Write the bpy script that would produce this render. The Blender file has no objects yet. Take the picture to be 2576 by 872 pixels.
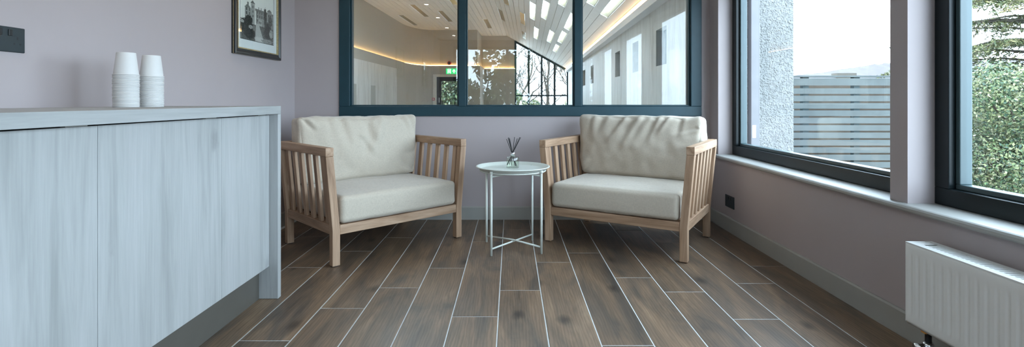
import bpy, bmesh, math, random
import numpy as np
from mathutils import Vector, Matrix, noise

random.seed(7)
rng = np.random.default_rng(11)
SC = bpy.context.scene
COL = SC.collection
PI = math.pi

# ------------------------------------------------------------------ camera
F = 1296.0                      # focal length in pixels of a 2576 px wide frame
CAMZ = 0.945
cd = bpy.data.cameras.new('camera')
cam = bpy.data.objects.new('camera', cd)
COL.objects.link(cam)
cam.location = (0, 0, CAMZ)
cam.rotation_euler = (PI / 2, 0, 0)
cd.sensor_fit = 'HORIZONTAL'
cd.sensor_width = 36.0
cd.lens = 36.0 * F / 2576.0
cd.shift_x = 3.0 / 2576.0
cd.shift_y = -184.0 / 2576.0
cd.clip_start = 0.02
cd.clip_end = 2000
SC.camera = cam

# ------------------------------------------------------------------ world, sun, exposure
SKY = 6.0
w = bpy.data.worlds.new('overcast_sky')
SC.world = w
w.use_nodes = True
bg = w.node_tree.nodes['Background']
bg.inputs[0].default_value = (0.66, 0.82, 1.0, 1)
bg.inputs[1].default_value = SKY

sl = bpy.data.lights.new('sun', 'SUN')
sl.energy = 3.0
sl.angle = math.radians(6)
sl.color = (1.0, 0.94, 0.84)
sun = bpy.data.objects.new('sun', sl)
COL.objects.link(sun)
sun.rotation_euler = Vector((0.75, 0.35, -0.72)).to_track_quat('-Z', 'Y').to_euler()

SC.view_settings.view_transform = 'Standard'
SC.view_settings.look = 'None'
SC.view_settings.exposure = 1.25
SC.view_settings.gamma = 1.0
SC.view_settings.use_curve_mapping = False
cy = SC.cycles
cy.max_bounces = 9
cy.diffuse_bounces = 5
cy.use_adaptive_sampling = True
cy.adaptive_threshold = 0.025
cy.glossy_bounces = 4
cy.transparent_max_bounces = 16
cy.caustics_reflective = False
cy.caustics_refractive = False
cy.sample_clamp_indirect = 8
cy.use_denoising = True

def portal(name, loc, rot, sx, sy):
    l = bpy.data.lights.new(name, 'AREA')
    l.shape = 'RECTANGLE'; l.size = sx; l.size_y = sy
    l.cycles.is_portal = True
    o = bpy.data.objects.new(name, l); COL.objects.link(o)
    o.location = loc; o.rotation_euler = rot

# room dimensions
XL, XR = -1.717, 1.580          # side walls
YB, YF = 4.092, -4.2            # wall with the interior window, wall behind the camera
ZC = 2.40
SILL, HEAD = 0.535, 1.93
WINS = [(2.146, 3.925), (0.275, 2.0515), (-1.595, 0.18), (-3.465, -1.69)]
for i, (a, b) in enumerate(WINS):
    portal('window_portal', (1.80, (a + b) / 2, (SILL + HEAD) / 2), (0, PI / 2, 0), HEAD - SILL, b - a)
portal('window_portal', (-0.4, YF - 0.2, 1.25), (-PI / 2, 0, PI), 2.0, 2.0)

# ------------------------------------------------------------------ materials
def mat(name):
    m = bpy.data.materials.new(name); m.use_nodes = True
    nt = m.node_tree
    return m, nt, nt.nodes['Principled BSDF']
def N(nt, t, **kw):
    n = nt.nodes.new(t)
    for k, v in kw.items():
        if k.startswith('i_'):
            n.inputs[k[2:].replace('_', ' ')].default_value = v
        else:
            setattr(n, k, v)
    return n
def ramp(nt, stops, fac):
    r = nt.nodes.new('ShaderNodeValToRGB')
    el = r.color_ramp.elements
    while len(el) > len(stops): el.remove(el[-1])
    while len(el) < len(stops): el.new(0.5)
    for e, (p, c) in zip(el, stops):
        e.position = p; e.color = (*c, 1) if len(c) == 3 else c
    nt.links.new(fac, r.inputs[0])
    return r
def mapped(nt, src, scale, add=None):
    mp = nt.nodes.new('ShaderNodeMapping')
    mp.inputs['Scale'].default_value = scale
    nt.links.new(src, mp.inputs['Vector'])
    if add is not None: nt.links.new(add, mp.inputs['Location'])
    return mp.outputs[0]
def noise_tex(nt, vec, scale, detail=4, rough=0.55, dist=0.0):
    n = nt.nodes.new('ShaderNodeTexNoise')
    n.inputs['Scale'].default_value = scale; n.inputs['Detail'].default_value = detail
    n.inputs['Roughness'].default_value = rough; n.inputs['Distortion'].default_value = dist
    nt.links.new(vec, n.inputs['Vector'])
    return n.outputs['Fac']
def bump(nt, bs, h, strength, dist=0.002):
    b = nt.nodes.new('ShaderNodeBump')
    b.inputs['Strength'].default_value = strength; b.inputs['Distance'].default_value = dist
    nt.links.new(h, b.inputs['Height']); nt.links.new(b.outputs[0], bs.inputs['Normal'])
def mixc(nt, fac, a, b, mode='MIX'):
    m = nt.nodes.new('ShaderNodeMix'); m.data_type = 'RGBA'; m.blend_type = mode
    if isinstance(fac, (int, float)): m.inputs[0].default_value = fac
    else: nt.links.new(fac, m.inputs[0])
    for s, v in ((6, a), (7, b)):
        if isinstance(v, tuple): m.inputs[s].default_value = (*v, 1)
        else: nt.links.new(v, m.inputs[s])
    return m.outputs[2]
def objco(nt): return nt.nodes.new('ShaderNodeTexCoord').outputs['Object']
def attr(nt, name, out='Vector'):
    a = nt.nodes.new('ShaderNodeAttribute'); a.attribute_name = name
    return a.outputs[out]

def plain(name, col, rough=0.5, metal=0.0, spec=0.5, var=0.06, scale=12.0, bmp=0.0, bscale=200.0, emit=None, es=0.0):
    m, nt, b = mat(name)
    co = objco(nt)
    f = noise_tex(nt, co, scale, 3)
    c = ramp(nt, [(0.3, tuple(max(0, x * (1 - var)) for x in col)), (0.7, tuple(min(1, x * (1 + var)) for x in col))], f)
    nt.links.new(c.outputs[0], b.inputs['Base Color'])
    b.inputs['Roughness'].default_value = rough
    b.inputs['Metallic'].default_value = metal
    b.inputs['Specular IOR Level'].default_value = spec
    if bmp: bump(nt, b, noise_tex(nt, co, bscale, 2), bmp, 0.001)
    if emit:
        b.inputs['Emission Color'].default_value = (*emit, 1); b.inputs['Emission Strength'].default_value = es
    return m

M = {}
M['wall'] = plain('lilac_grey_paint', (0.41, 0.360, 0.362), 0.6, spec=0.3, var=0.015, scale=3, bmp=0.05, bscale=350)
M['ceiling'] = plain('white_ceiling_paint', (0.80, 0.80, 0.79), 0.8, var=0.01)
M['skirting'] = plain('taupe_skirting_paint', (0.34, 0.335, 0.31), 0.45, var=0.02)
M['sill'] = plain('pale_grey_sill_paint', (0.33, 0.33, 0.315), 0.4, var=0.02)
M['teal'] = plain('teal_frame_paint', (0.010, 0.040, 0.054), 0.45, spec=0.35, var=0.05, bmp=0.04)
M['dkframe'] = plain('dark_green_window_frame', (0.005, 0.010, 0.012), 0.35, spec=0.3, var=0.04)
M['bead'] = plain('grey_teal_glazing_bead', (0.055, 0.09, 0.10), 0.35, var=0.04)
M['black'] = plain('black_plastic', (0.012, 0.012, 0.013), 0.4)
M['socket'] = plain('dark_teal_black_plate', (0.012, 0.022, 0.026), 0.45)
M['socket_dark'] = plain('black_rocker', (0.004, 0.005, 0.006), 0.4)
M['chrome'] = plain('chrome', (0.75, 0.76, 0.78), 0.12, metal=1.0, var=0.01)
M['cup'] = plain('white_paper', (0.66, 0.645, 0.63), 0.6, var=0.015, scale=30)
M['table'] = plain('off_white_mint_powder_coat', (0.62, 0.65, 0.60), 0.35, var=0.02)
M['radiator'] = plain('white_radiator_enamel', (0.76, 0.77, 0.76), 0.35, var=0.01)
M['plinth'] = plain('grey_brown_plinth', (0.085, 0.078, 0.066), 0.45, var=0.04)
M['grout'] = plain('pale_grout', (0.54, 0.56, 0.56), 0.8, var=0.10, scale=25)
M['framebk'] = plain('black_lacquer_frame', (0.018, 0.020, 0.020), 0.28, var=0.2)
M['gold'] = plain('antique_gold', (0.45, 0.36, 0.19), 0.4, metal=0.6, var=0.25, scale=120)
M['mount'] = plain('white_mount_board', (0.80, 0.80, 0.82), 0.8, var=0.01)
M['white'] = plain('white_plastic', (0.8, 0.8, 0.8), 0.5)
M['red'] = plain('red_plastic', (0.5, 0.03, 0.03), 0.4)
M['orange'] = plain('orange_tag', (0.55, 0.25, 0.05), 0.6)
M['hallwall'] = plain('warm_grey_hall_paint', (0.46, 0.435, 0.385), 0.7, var=0.02)
M['hallboard'] = plain('white_ceiling_board', (0.80, 0.79, 0.80), 0.4, var=0.03, scale=4)
M['architrave'] = plain('cream_architrave', (0.72, 0.70, 0.64), 0.5)
M['tanpanel'] = plain('satin_tan_metal', (0.42, 0.38, 0.27), 0.22, metal=0.6, var=0.08, scale=6)
M['roofdeck'] = plain('beige_roof_reveal', (0.50, 0.45, 0.34), 0.8)
M['downpipe'] = plain('grey_downpipe', (0.13, 0.13, 0.14), 0.4)  # for the solid strip that stands in for a reflection
M['fence'] = plain('blue_grey_stained_slat', (0.038, 0.047, 0.047), 0.7, var=0.18, scale=5)
M['fencepost'] = plain('dark_stained_post', (0.012, 0.024, 0.026), 0.8, var=0.1)
M['bark'] = plain('tree_bark', (0.030, 0.023, 0.016), 0.9, var=0.3)
M['stone'] = plain('weathered_stone', (0.045, 0.039, 0.031), 0.9, var=0.2)
M['slate'] = plain('slate_roof', (0.04, 0.04, 0.042), 0.8, var=0.2)
M['terracotta'] = plain('clay_pot', (0.05, 0.034, 0.026), 0.8, var=0.1)
M['hill'] = plain('winter_wooded_hill', (0.046, 0.040, 0.045), 1.0, var=0.12, scale=0.2)  # distance haze is put into this purple-grey base colour
M['ground'] = plain('pale_gravel', (0.30, 0.29, 0.27), 1.0, var=0.3, scale=1.5)
M['hallfloor'] = plain('hall_floor', (0.38, 0.36, 0.33), 0.5)
M['led'] = plain('warm_led_strip', (0.9, 0.7, 0.4), 0.5, emit=(1.0, 0.62, 0.26), es=8.0)
M['lamp'] = plain('downlight_lens', (0.9, 0.85, 0.75), 0.5, emit=(1.0, 0.90, 0.78), es=110.0)
M['signgreen'] = plain('lit_green_sign', (0.02, 0.5, 0.15), 0.4, emit=(0.03, 0.62, 0.18), es=0.55)
M['signwhite'] = plain('lit_white_symbol', (0.8, 0.8, 0.8), 0.4, emit=(0.9, 1.0, 0.92), es=0.7)
M['reed'] = plain('black_reed', (0.010, 0.010, 0.011), 0.7)

def glass(name, k=2.0, tint=(0.97, 0.99, 0.98), rough=0.0):
    m = bpy.data.materials.new(name); m.use_nodes = True; nt = m.node_tree
    nt.nodes.clear()
    out = nt.nodes.new('ShaderNodeOutputMaterial')
    t = nt.nodes.new('ShaderNodeBsdfTransparent'); t.inputs[0].default_value = (*tint, 1)
    g = nt.nodes.new('ShaderNodeBsdfGlossy'); g.inputs['Roughness'].default_value = rough
    lw = nt.nodes.new('ShaderNodeLayerWeight'); lw.inputs['Blend'].default_value = 0.5   # facing: 1 - cos
    pw = nt.nodes.new('ShaderNodeMath'); pw.operation = 'POWER'; pw.inputs[1].default_value = 5.0
    nt.links.new(lw.outputs['Facing'], pw.inputs[0])
    sc_ = nt.nodes.new('ShaderNodeMath'); sc_.operation = 'MULTIPLY_ADD'; sc_.inputs[1].default_value = 0.96; sc_.inputs[2].default_value = 0.04
    nt.links.new(pw.outputs[0], sc_.inputs[0])
    mu = nt.nodes.new('ShaderNodeMath'); mu.operation = 'MULTIPLY'; mu.use_clamp = True
    mu.inputs[1].default_value = k
    nt.links.new(sc_.outputs[0], mu.inputs[0])
    mx = nt.nodes.new('ShaderNodeMixShader')
    nt.links.new(mu.outputs[0], mx.inputs[0]); nt.links.new(t.outputs[0], mx.inputs[1]); nt.links.new(g.outputs[0], mx.inputs[2])
    nt.links.new(mx.outputs[0], out.inputs[0])
    return m
M['glass'] = glass('clear_window_glass', 0.8)
M['glass2'] = glass('double_glazed_partition_glass', 1.3)
M['picglass'] = glass('picture_glass', 0.8)
M['bottle'] = glass('clear_bottle_glass', 2.2, (0.93, 0.97, 0.94))
M['liquid'] = glass('pale_diffuser_oil', 0.6, (0.93, 0.95, 0.91))

# wood that follows the 'gc' attribute (z along the grain)
def wood(name, stops, streak=(9, 9, 0.9), fine=(70, 70, 3.0), rough=0.6, bmp=0.12, knots=0.0, tone=0.18):
    m, nt, b = mat(name)
    g = attr(nt, 'gc')
    v1 = mapped(nt, g, streak)
    n1 = noise_tex(nt, v1, 2.0, 5, 0.6, 0.6)
    v2 = mapped(nt, g, fine)
    n2 = noise_tex(nt, v2, 2.0, 4, 0.6)
    c1 = ramp(nt, stops, n1)
    c2 = ramp(nt, [(0.35, (1 - tone,) * 3), (0.65, (1, 1, 1))], n2)
    c = mixc(nt, 1.0, c1.outputs[0], c2.outputs[0], 'MULTIPLY')
    if knots:
        vo = nt.nodes.new('ShaderNodeTexVoronoi'); vo.inputs['Scale'].default_value = 1.0
        nt.links.new(mapped(nt, g, (3.2, 3.2, 2.0)), vo.inputs['Vector'])
        wob = nt.nodes.new('ShaderNodeMath'); wob.operation = 'MULTIPLY_ADD'
        nt.links.new(noise_tex(nt, mapped(nt, g, (20, 20, 10)), 2, 3), wob.inputs[0]); wob.inputs[1].default_value = 0.12
        nt.links.new(vo.outputs['Distance'], wob.inputs[2])
        k = ramp(nt, [(0.09, (1 - knots,) * 3), (0.17, (1, 1, 1))], wob.outputs[0])
        c = mixc(nt, 1.0, c, k.outputs[0], 'MULTIPLY')
    nt.links.new(c, b.inputs['Base Color'])
    b.inputs['Roughness'].default_value = rough
    bump(nt, b, n2, bmp, 0.001)
    return m
M['teak'] = wood('pale_weathered_teak', [(0.25, (0.21, 0.115, 0.062)), (0.5, (0.41, 0.262, 0.165)), (0.75, (0.55, 0.39, 0.275))])
M['laminate'] = wood('pale_whitewashed_oak_laminate', [(0.28, (0.29, 0.297, 0.29)), (0.5, (0.375, 0.38, 0.375)), (0.75, (0.415, 0.415, 0.415))], streak=(7, 7, 0.55), fine=(60, 60, 2.5), rough=0.5, bmp=0.04, knots=0.28, tone=0.10)
M['hallpanel'] = wood('white_oak_hall_panel', [(0.28, (0.52, 0.51, 0.50)), (0.5, (0.66, 0.66, 0.65)), (0.75, (0.72, 0.72, 0.71))], streak=(3, 3, 0.4), fine=(30, 30, 1.5), rough=0.4, bmp=0.03)

def plank_mat():
    m, nt, b = mat('brown_wood_effect_porcelain')
    co = objco(nt)
    oi = nt.nodes.new('ShaderNodeObjectInfo')
    mu = nt.nodes.new('ShaderNodeVectorMath'); mu.operation = 'SCALE'
    cmb = nt.nodes.new('ShaderNodeCombineXYZ')
    for i in range(3): nt.links.new(oi.outputs['Random'], cmb.inputs[i])
    nt.links.new(cmb.outputs[0], mu.inputs[0]); mu.inputs['Scale'].default_value = 57.0
    ad = nt.nodes.new('ShaderNodeVectorMath'); nt.links.new(co, ad.inputs[0]); nt.links.new(mu.outputs[0], ad.inputs[1])
    p = ad.outputs[0]
    n1 = noise_tex(nt, mapped(nt, p, (8, 1.5, 1)), 1.0, 5, 0.62, 0.8)
    c1 = ramp(nt, [(0.25, (0.046, 0.041, 0.037)), (0.42, (0.120, 0.085, 0.059)), (0.58, (0.190, 0.124, 0.077)), (0.78, (0.29, 0.200, 0.126))], n1)
    # cathedral grain
    wv = nt.nodes.new('ShaderNodeTexWave'); wv.wave_type = 'RINGS'; wv.rings_direction = 'Z'
    wv.inputs['Scale'].default_value = 5.0; wv.inputs['Distortion'].default_value = 9.0
    wv.inputs['Detail'].default_value = 3; wv.inputs['Detail Scale'].default_value = 1.2
    nt.links.new(mapped(nt, p, (5, 0.55, 1)), wv.inputs['Vector'])
    c2 = ramp(nt, [(0.1, (0.72, 0.70, 0.68)), (0.6, (1, 1, 1))], wv.outputs['Fac'])
    c = mixc(nt, 0.75, c1.outputs[0], c2.outputs[0], 'MULTIPLY')
    n3 = noise_tex(nt, mapped(nt, p, (90, 4, 1)), 1.0, 4, 0.6)
    c3 = ramp(nt, [(0.3, (0.75, 0.74, 0.73)), (0.65, (1.05, 1.05, 1.05))], n3)
    c = mixc(nt, 1.0, c, c3.outputs[0], 'MULTIPLY')
    vo = nt.nodes.new('ShaderNodeTexVoronoi'); vo.inputs['Scale'].default_value = 1.0
    nt.links.new(mapped(nt, p, (4.5, 2.6, 1)), vo.inputs['Vector'])
    wob = nt.nodes.new('ShaderNodeMath'); wob.operation = 'MULTIPLY_ADD'
    nt.links.new(noise_tex(nt, mapped(nt, p, (25, 12, 1)), 1, 3), wob.inputs[0]); wob.inputs[1].default_value = 0.16
    nt.links.new(vo.outputs['Distance'], wob.inputs[2])
    k = ramp(nt, [(0.10, (0.28, 0.27, 0.27)), (0.25, (1, 1, 1))], wob.outputs[0])
    c = mixc(nt, 1.0, c, k.outputs[0], 'MULTIPLY')
    # whole-plank tone
    hv = nt.nodes.new('ShaderNodeHueSaturation'); nt.links.new(c, hv.inputs['Color'])
    mr = nt.nodes.new('ShaderNodeMapRange'); nt.links.new(oi.outputs['Random'], mr.inputs[0])
    mr.inputs[3].default_value = 0.85; mr.inputs[4].default_value = 1.15
    nt.links.new(mr.outputs[0], hv.inputs['Value'])
    nt.links.new(hv.outputs[0], b.inputs['Base Color'])
    b.inputs['Roughness'].default_value = 0.42
    b.inputs['Specular IOR Level'].default_value = 0.5
    bump(nt, b, n3, 0.15, 0.001)
    return m
M['plank'] = plank_mat()

def fabric_mat(name, col):
    m, nt, b = mat(name)
    co = objco(nt)
    a = noise_tex(nt, mapped(nt, co, (420, 420, 60)), 1, 2)
    c_ = noise_tex(nt, mapped(nt, co, (60, 60, 420)), 1, 2)
    s = nt.nodes.new('ShaderNodeMath'); nt.links.new(a, s.inputs[0]); nt.links.new(c_, s.inputs[1])
    h = nt.nodes.new('ShaderNodeMath'); h.operation = 'MULTIPLY'; h.inputs[1].default_value = 0.5
    nt.links.new(s.outputs[0], h.inputs[0])
    r = ramp(nt, [(0.35, tuple(x * 0.86 for x in col)), (0.62, tuple(x * 1.06 for x in col))], h.outputs[0])
    nt.links.new(r.outputs[0], b.inputs['Base Color'])
    b.inputs['Roughness'].default_value = 0.9
    b.inputs['Sheen Weight'].default_value = 0.25
    b.inputs['Specular IOR Level'].default_value = 0.2
    bump(nt, b, h.outputs[0], 0.25, 0.001)
    return m
M['fabric'] = fabric_mat('oatmeal_linen', (0.515, 0.455, 0.375))

def roughcast_mat():
    m, nt, b = mat('white_roughcast_render')
    co = objco(nt)
    n = noise_tex(nt, co, 75, 2, 0.5)
    n2 = noise_tex(nt, co, 3, 3)
    r = ramp(nt, [(0.3, (0.19, 0.195, 0.19)), (0.7, (0.24, 0.24, 0.235))], n2)
    nt.links.new(r.outputs[0], b.inputs['Base Color'])
    b.inputs['Roughness'].default_value = 0.95
    rr = ramp(nt, [(0.42, (0, 0, 0)), (0.6, (1, 1, 1))], n)
    bump(nt, b, rr.outputs[0], 0.7, 0.008)
    return m
M['roughcast'] = roughcast_mat()

def facecol_mat(name, rough=0.7, trans=0.0, an='fcol'):
    m, nt, b = mat(name)
    nt.links.new(attr(nt, an, 'Color'), b.inputs['Base Color'])
    b.inputs['Roughness'].default_value = rough
    b.inputs['Specular IOR Level'].default_value = 0.3
    if trans:
        b.inputs['Subsurface Weight'].default_value = 0
    return m
M['print'] = facecol_mat('monochrome_photo_print', 0.5)
M['leaf'] = facecol_mat('leaves', 0.55)

# ------------------------------------------------------------------ mesh helpers
HALL = Matrix.Rotation(-math.atan2(45.0, F), 4, 'Z')   # the hall beyond is turned by two degrees

class MB:
    def __init__(s): s.v = []; s.f = []; s.g = []
    def add(s, vs, fs, gs=None):
        o = len(s.v)
        s.v += [tuple(p) for p in vs]; s.f += [tuple(i + o for i in f) for f in fs]
        s.g += [tuple(p) for p in (gs if gs is not None else vs)]
        return s
    def box(s, a, b, axis=2):
        x0, y0, z0 = (min(p, q) for p, q in zip(a, b)); x1, y1, z1 = (max(p, q) for p, q in zip(a, b))
        vs = [(x0, y0, z0), (x1, y0, z0), (x1, y1, z0), (x0, y1, z0), (x0, y0, z1), (x1, y0, z1), (x1, y1, z1), (x0, y1, z1)]
        fs = [(0, 3, 2, 1), (4, 5, 6, 7), (0, 1, 5, 4), (1, 2, 6, 5), (2, 3, 7, 6), (3, 0, 4, 7)]
        off = [random.uniform(0, 40) for _ in range(3)]
        def gg(p):
            q = (p[(axis + 1) % 3], p[(axis + 2) % 3], p[axis])
            return tuple(a + b for a, b in zip(q, off))
        return s.add(vs, fs, [gg(p) for p in vs])
    def rings(s, rings, close=True, caps=True, gs=None):
        n = len(rings[0]); vs = [p for r in rings for p in r]; fs = []
        for i in range(len(rings) - 1):
            for j in range(n if close else n - 1):
                k = (j + 1) % n
                fs.append((i * n + j, i * n + k, (i + 1) * n + k, (i + 1) * n + j))
        if caps and close:
            fs.append(tuple(range(n - 1, -1, -1))); fs.append(tuple((len(rings) - 1) * n + j for j in range(n)))
        return s.add(vs, fs, gs)
    def tube(s, pts, r, n=10):
        pts = [Vector(p) for p in pts]; R = r if isinstance(r, (list, tuple)) else [r] * len(pts)
        rg = []; d0 = None
        for i, p in enumerate(pts):
            t = (pts[min(i + 1, len(pts) - 1)] - pts[max(i - 1, 0)]).normalized()
            if d0 is None: d0 = t.orthogonal().normalized()
            d0 = (d0 - t * d0.dot(t)).normalized(); e = t.cross(d0)
            rg.append([tuple(p + (d0 * math.cos(2 * PI * j / n) + e * math.sin(2 * PI * j / n)) * R[i]) for j in range(n)])
        return s.rings(rg)
    def lathe(s, prof, c=(0, 0, 0), n=40, caps=False):
        rg = [[(c[0] + r * math.cos(2 * PI * j / n), c[1] + r * math.sin(2 * PI * j / n), c[2] + z) for j in range(n)] for r, z in prof]
        return s.rings(rg, True, caps)

def link(o, parent):
    COL.objects.link(o)
    if parent is not None: o.parent = parent
    return o
def build(name, mb, m, parent=None, smooth=False, bevel=0.0, xf=None, seg=2, origin=None):
    me = bpy.data.meshes.new(name)
    vs = mb.v
    if xf is not None: vs = [tuple(xf @ Vector(p)) for p in vs]
    og = Vector(origin) if origin is not None else None
    if parent is not None and og is None and parent.type == 'EMPTY' and parent.get('_w'):
        inv = parent_matrix(parent).inverted()
        vs = [tuple(inv @ Vector(p)) for p in vs]
    elif parent is not None and parent.get('_off') is not None:
        po = Vector(parent['_off']); vs = [tuple(Vector(p) - po) for p in vs]
    elif parent is None:
        if og is None:
            a = np.array(vs); og = Vector(((a[:, 0].min() + a[:, 0].max()) / 2, (a[:, 1].min() + a[:, 1].max()) / 2, a[:, 2].min()))
        vs = [tuple(Vector(p) - og) for p in vs]
    me.from_pydata(vs, [], mb.f)
    at = me.attributes.new('gc', 'FLOAT_VECTOR', 'POINT')
    at.data.foreach_set('vector', np.array(mb.g, dtype=np.float32).ravel())
    bm = bmesh.new(); bm.from_mesh(me); bmesh.ops.recalc_face_normals(bm, faces=bm.faces[:]); bm.to_mesh(me); bm.free()
    if smooth:
        for p in me.polygons: p.use_smooth = True
    mm = M[m] if isinstance(m, str) else m
    me.materials.append(mm)
    o = bpy.data.objects.new(name, me)
    if parent is None and og is not None: o.location = og; o['_off'] = tuple(og)
    link(o, parent)
    if bevel:
        b = o.modifiers.new('bevel', 'BEVEL'); b.width = bevel; b.segments = seg; b.limit_method = 'ANGLE'
        b.angle_limit = math.radians(40)
    return o
def parent_matrix(e): return Matrix.Translation(Vector(e['_loc'])) @ Matrix.Rotation(e['_rz'], 4, 'Z')
def tag(o, label, cat, group=None):
    o['label'] = label; o['category'] = cat
    if group: o['group'] = group
    return o
def thing(name, label, cat, loc=(0, 0, 0), rz=0.0, group=None, world=True):
    o = bpy.data.objects.new(name, None); COL.objects.link(o)
    o.empty_display_size = 0.1
    o.location = loc; o.rotation_euler = (0, 0, rz)
    o['_loc'] = tuple(loc); o['_rz'] = rz; o['_w'] = 1 if world else 0
    if label: tag(o, label, cat, group)
    return o
def struct(name, mb=None, m=None, loc=(0, 0, 0), **kw):
    o = build(name, mb, m, **kw) if mb is not None else thing(name, None, None, loc)
    o['kind'] = 'structure'
    return o
def box(a, b, axis=2): return MB().box(a, b, axis)

# ------------------------------------------------------------------ room shell
T = 0.15
XO_ = XR + 0.22
fl = struct('floor', box((XL - T, YF - T, -0.12), (XR + 0.22, YB + T, -0.0012)), 'grout')
struct('ceiling', box((XL - T, YF - T, ZC), (XR + 0.22, YB + T, ZC + 0.1)), 'ceiling')
struct('wall_left', box((XL - T, YF - T, -0.003), (XL, YB, ZC)), 'wall')

# wall with the interior window (hole X -1.36..1.51, z .82..2.15)
WX0, WX1, WZ0, WZ1 = -1.361, 1.512, 0.819, 2.14
bwall = MB()
hx0, hx1, hz0, hz1 = WX0 + 0.04, WX1 - 0.04, WZ0 + 0.04, WZ1 - 0.04
bwall.box((-5.4, YB, -0.3), (hx0, YB + T, 4.1)).box((hx1, YB, -0.3), (XO_, YB + T, 4.1))
bwall.box((hx0, YB, -0.3), (hx1, YB + T, hz0)).box((hx0, YB, hz1), (hx1, YB + T, 4.1))
struct('wall_back', bwall, 'wall')
# wall under, between and over the side windows
rw = MB()
XO = XR + 0.22
rw.box((XR, YF, -0.003), (XO, YB, SILL - 0.026)).box((XR, YF, HEAD), (XO, YB, ZC))
edges = [YB] + [e for a, b in WINS for e in (b, a)] + [YF]
for i in range(0, len(edges), 2):
    rw.box((XR, edges[i + 1], SILL - 0.026), (XO, edges[i], HEAD))
struct('wall_right', rw, 'wall')
fw = MB()
fw.box((XL, YF - T, -0.003), (-1.4, YF, ZC)).box((0.6, YF - T, -0.003), (XR, YF, ZC))
fw.box((-1.4, YF - T, -0.003), (0.6, YF, 0.25)).box((-1.4, YF - T, 2.25), (0.6, YF, ZC))
struct('wall_front', fw, 'wall')

# skirting boards with a small chamfer
def skirt(name, prof_xy, a, b):
    # prof: (out, z) list; a->b run, out is to the room side (left normal)
    a = Vector(a); b = Vector(b); d = (b - a).normalized(); nrm = Vector((-d.y, d.x, 0))
    rg = [[tuple(p + nrm * o + Vector((0, 0, z))) for o, z in prof_xy] for p in (a, b)]
    struct(name, MB().rings(rg), 'skirting')
PR = [(0, 0), (0.012, 0), (0.012, 0.096), (0.008, 0.104), (0, 0.104)]
skirt('baseboard_back', PR, (XR - 0.012, YB, 0), (XL + 0.012, YB, 0))
skirt('baseboard_right', PR, (XR, YF, 0), (XR, YB, 0))
skirt('baseboard_left', PR, (XL, YB, 0), (XL, YF, 0))

# sill board with rounded nose
sp = [(1.705, SILL), (1.552, SILL), (1.546, SILL - 0.003), (1.542, SILL - 0.010), (1.543, SILL - 0.020), (1.549, SILL - 0.026), (1.705, SILL - 0.026)]
struct('trim_1', MB().rings([[(x, y, z) for x, z in sp] for y in (YF + 0.01, YB - 0.001)]), 'sill')

# ------------------------------------------------------------------ floor planks
PW, PL, X0 = 0.203, 1.203, -0.055
JOINT = {-8: 3.355, -7: 3.581, -6: 2.916, -5: 3.231, -4: 2.344, -3: 2.600, -2: 2.906, -1: 2.254, 0: 2.567, 1: 3.011, 2: 3.192, 3: 2.749, 4: 2.544, 5: 2.227, 6: 2.662, 7: 2.940}
G = 0.0023
cache = {}
fl_off = Vector(fl['_off'])
for k, j in JOINT.items():
    xa, xb = max(X0 + PW * k, XL), min(X0 + PW * (k + 1), XR)
    if xb - xa < 0.02: continue
    n0 = math.floor((YF - j) / PL)
    for n in range(n0, 4):
        ya, yb = max(j + n * PL, YF), min(j + (n + 1) * PL, YB - 0.002)
        if yb - ya < 0.03: continue
        lx, ly = xb - xa - 2 * G, yb - ya - 2 * G
        key = (round(lx, 3), round(ly, 3))
        if key not in cache:
            hx, hy, c = lx / 2, ly / 2, 0.0012
            rg = [[(-x, -y, z), (x, -y, z), (x, y, z), (-x, y, z)] for x, y, z in ((hx, hy, -0.004), (hx, hy, -c), (hx - c, hy - c, 0.0))]
            me = bpy.data.meshes.new('plank')
            mb = MB().rings(rg); me.from_pydata(mb.v, [], mb.f); me.materials.append(M['plank'])
            cache[key] = me
        o = bpy.data.objects.new('plank', cache[key])
        COL.objects.link(o); o.parent = fl
        o.location = Vector(((xa + xb) / 2, (ya + yb) / 2, 0)) - fl_off

# ------------------------------------------------------------------ interior window
iw = struct('window_5', loc=((WX0 + WX1) / 2, YB, WZ0))
yf = YB - 0.014
def ibox(name, a, b, m='teal', bev=0.004): return build(name, box(a, b), m, iw, bevel=bev)
ibox('frame_rail', (WX0, yf, WZ0), (WX1, YB + 0.10, WZ0 + 0.078))
ibox('frame_rail', (WX0, yf, WZ1 - 0.078), (WX1, YB + 0.10, WZ1))
ibox('frame_stile', (WX0, yf, WZ0 + 0.078), (WX0 + 0.085, YB + 0.10, WZ1 - 0.078))
ibox('frame_stile', (WX1 - 0.085, yf, WZ0 + 0.078), (WX1, YB + 0.10, WZ1 - 0.078))
K = YB / F
mull = [((1152 - 1285) * K, (1174 - 1285) * K), ((1443 - 1285) * K, (1465 - 1285) * K)]
for a, b in mull:
    ibox('mullion', (a + 0.006, yf + 0.006, WZ0 + 0.078), (b - 0.006, YB + 0.10, WZ1 - 0.078))
px = [(WX0 + 0.085, mull[0][0] + 0.006), (mull[0][1] - 0.006, mull[1][0] + 0.006), (mull[1][1] - 0.006, WX1 - 0.085)]
za, zb = WZ0 + 0.078, WZ1 - 0.078
for a, b in px:
    bd = MB(); bw, y0, y1 = 0.012, YB + 0.012, YB + 0.045
    bd.box((a, y0, za), (b, y1, za + bw)).box((a, y0, zb - bw), (b, y1, zb))
    bd.box((a, y0, za + bw), (a + bw, y1, zb - bw)).box((b - bw, y0, za + bw), (b, y1, zb - bw))
    build('glazing_bead', bd, 'teal', iw, bevel=0.003)
    build('pane', box((a + 0.002, YB + 0.046, za + 0.002), (b - 0.002, YB + 0.052, zb - 0.002)), 'glass2', iw)

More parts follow.
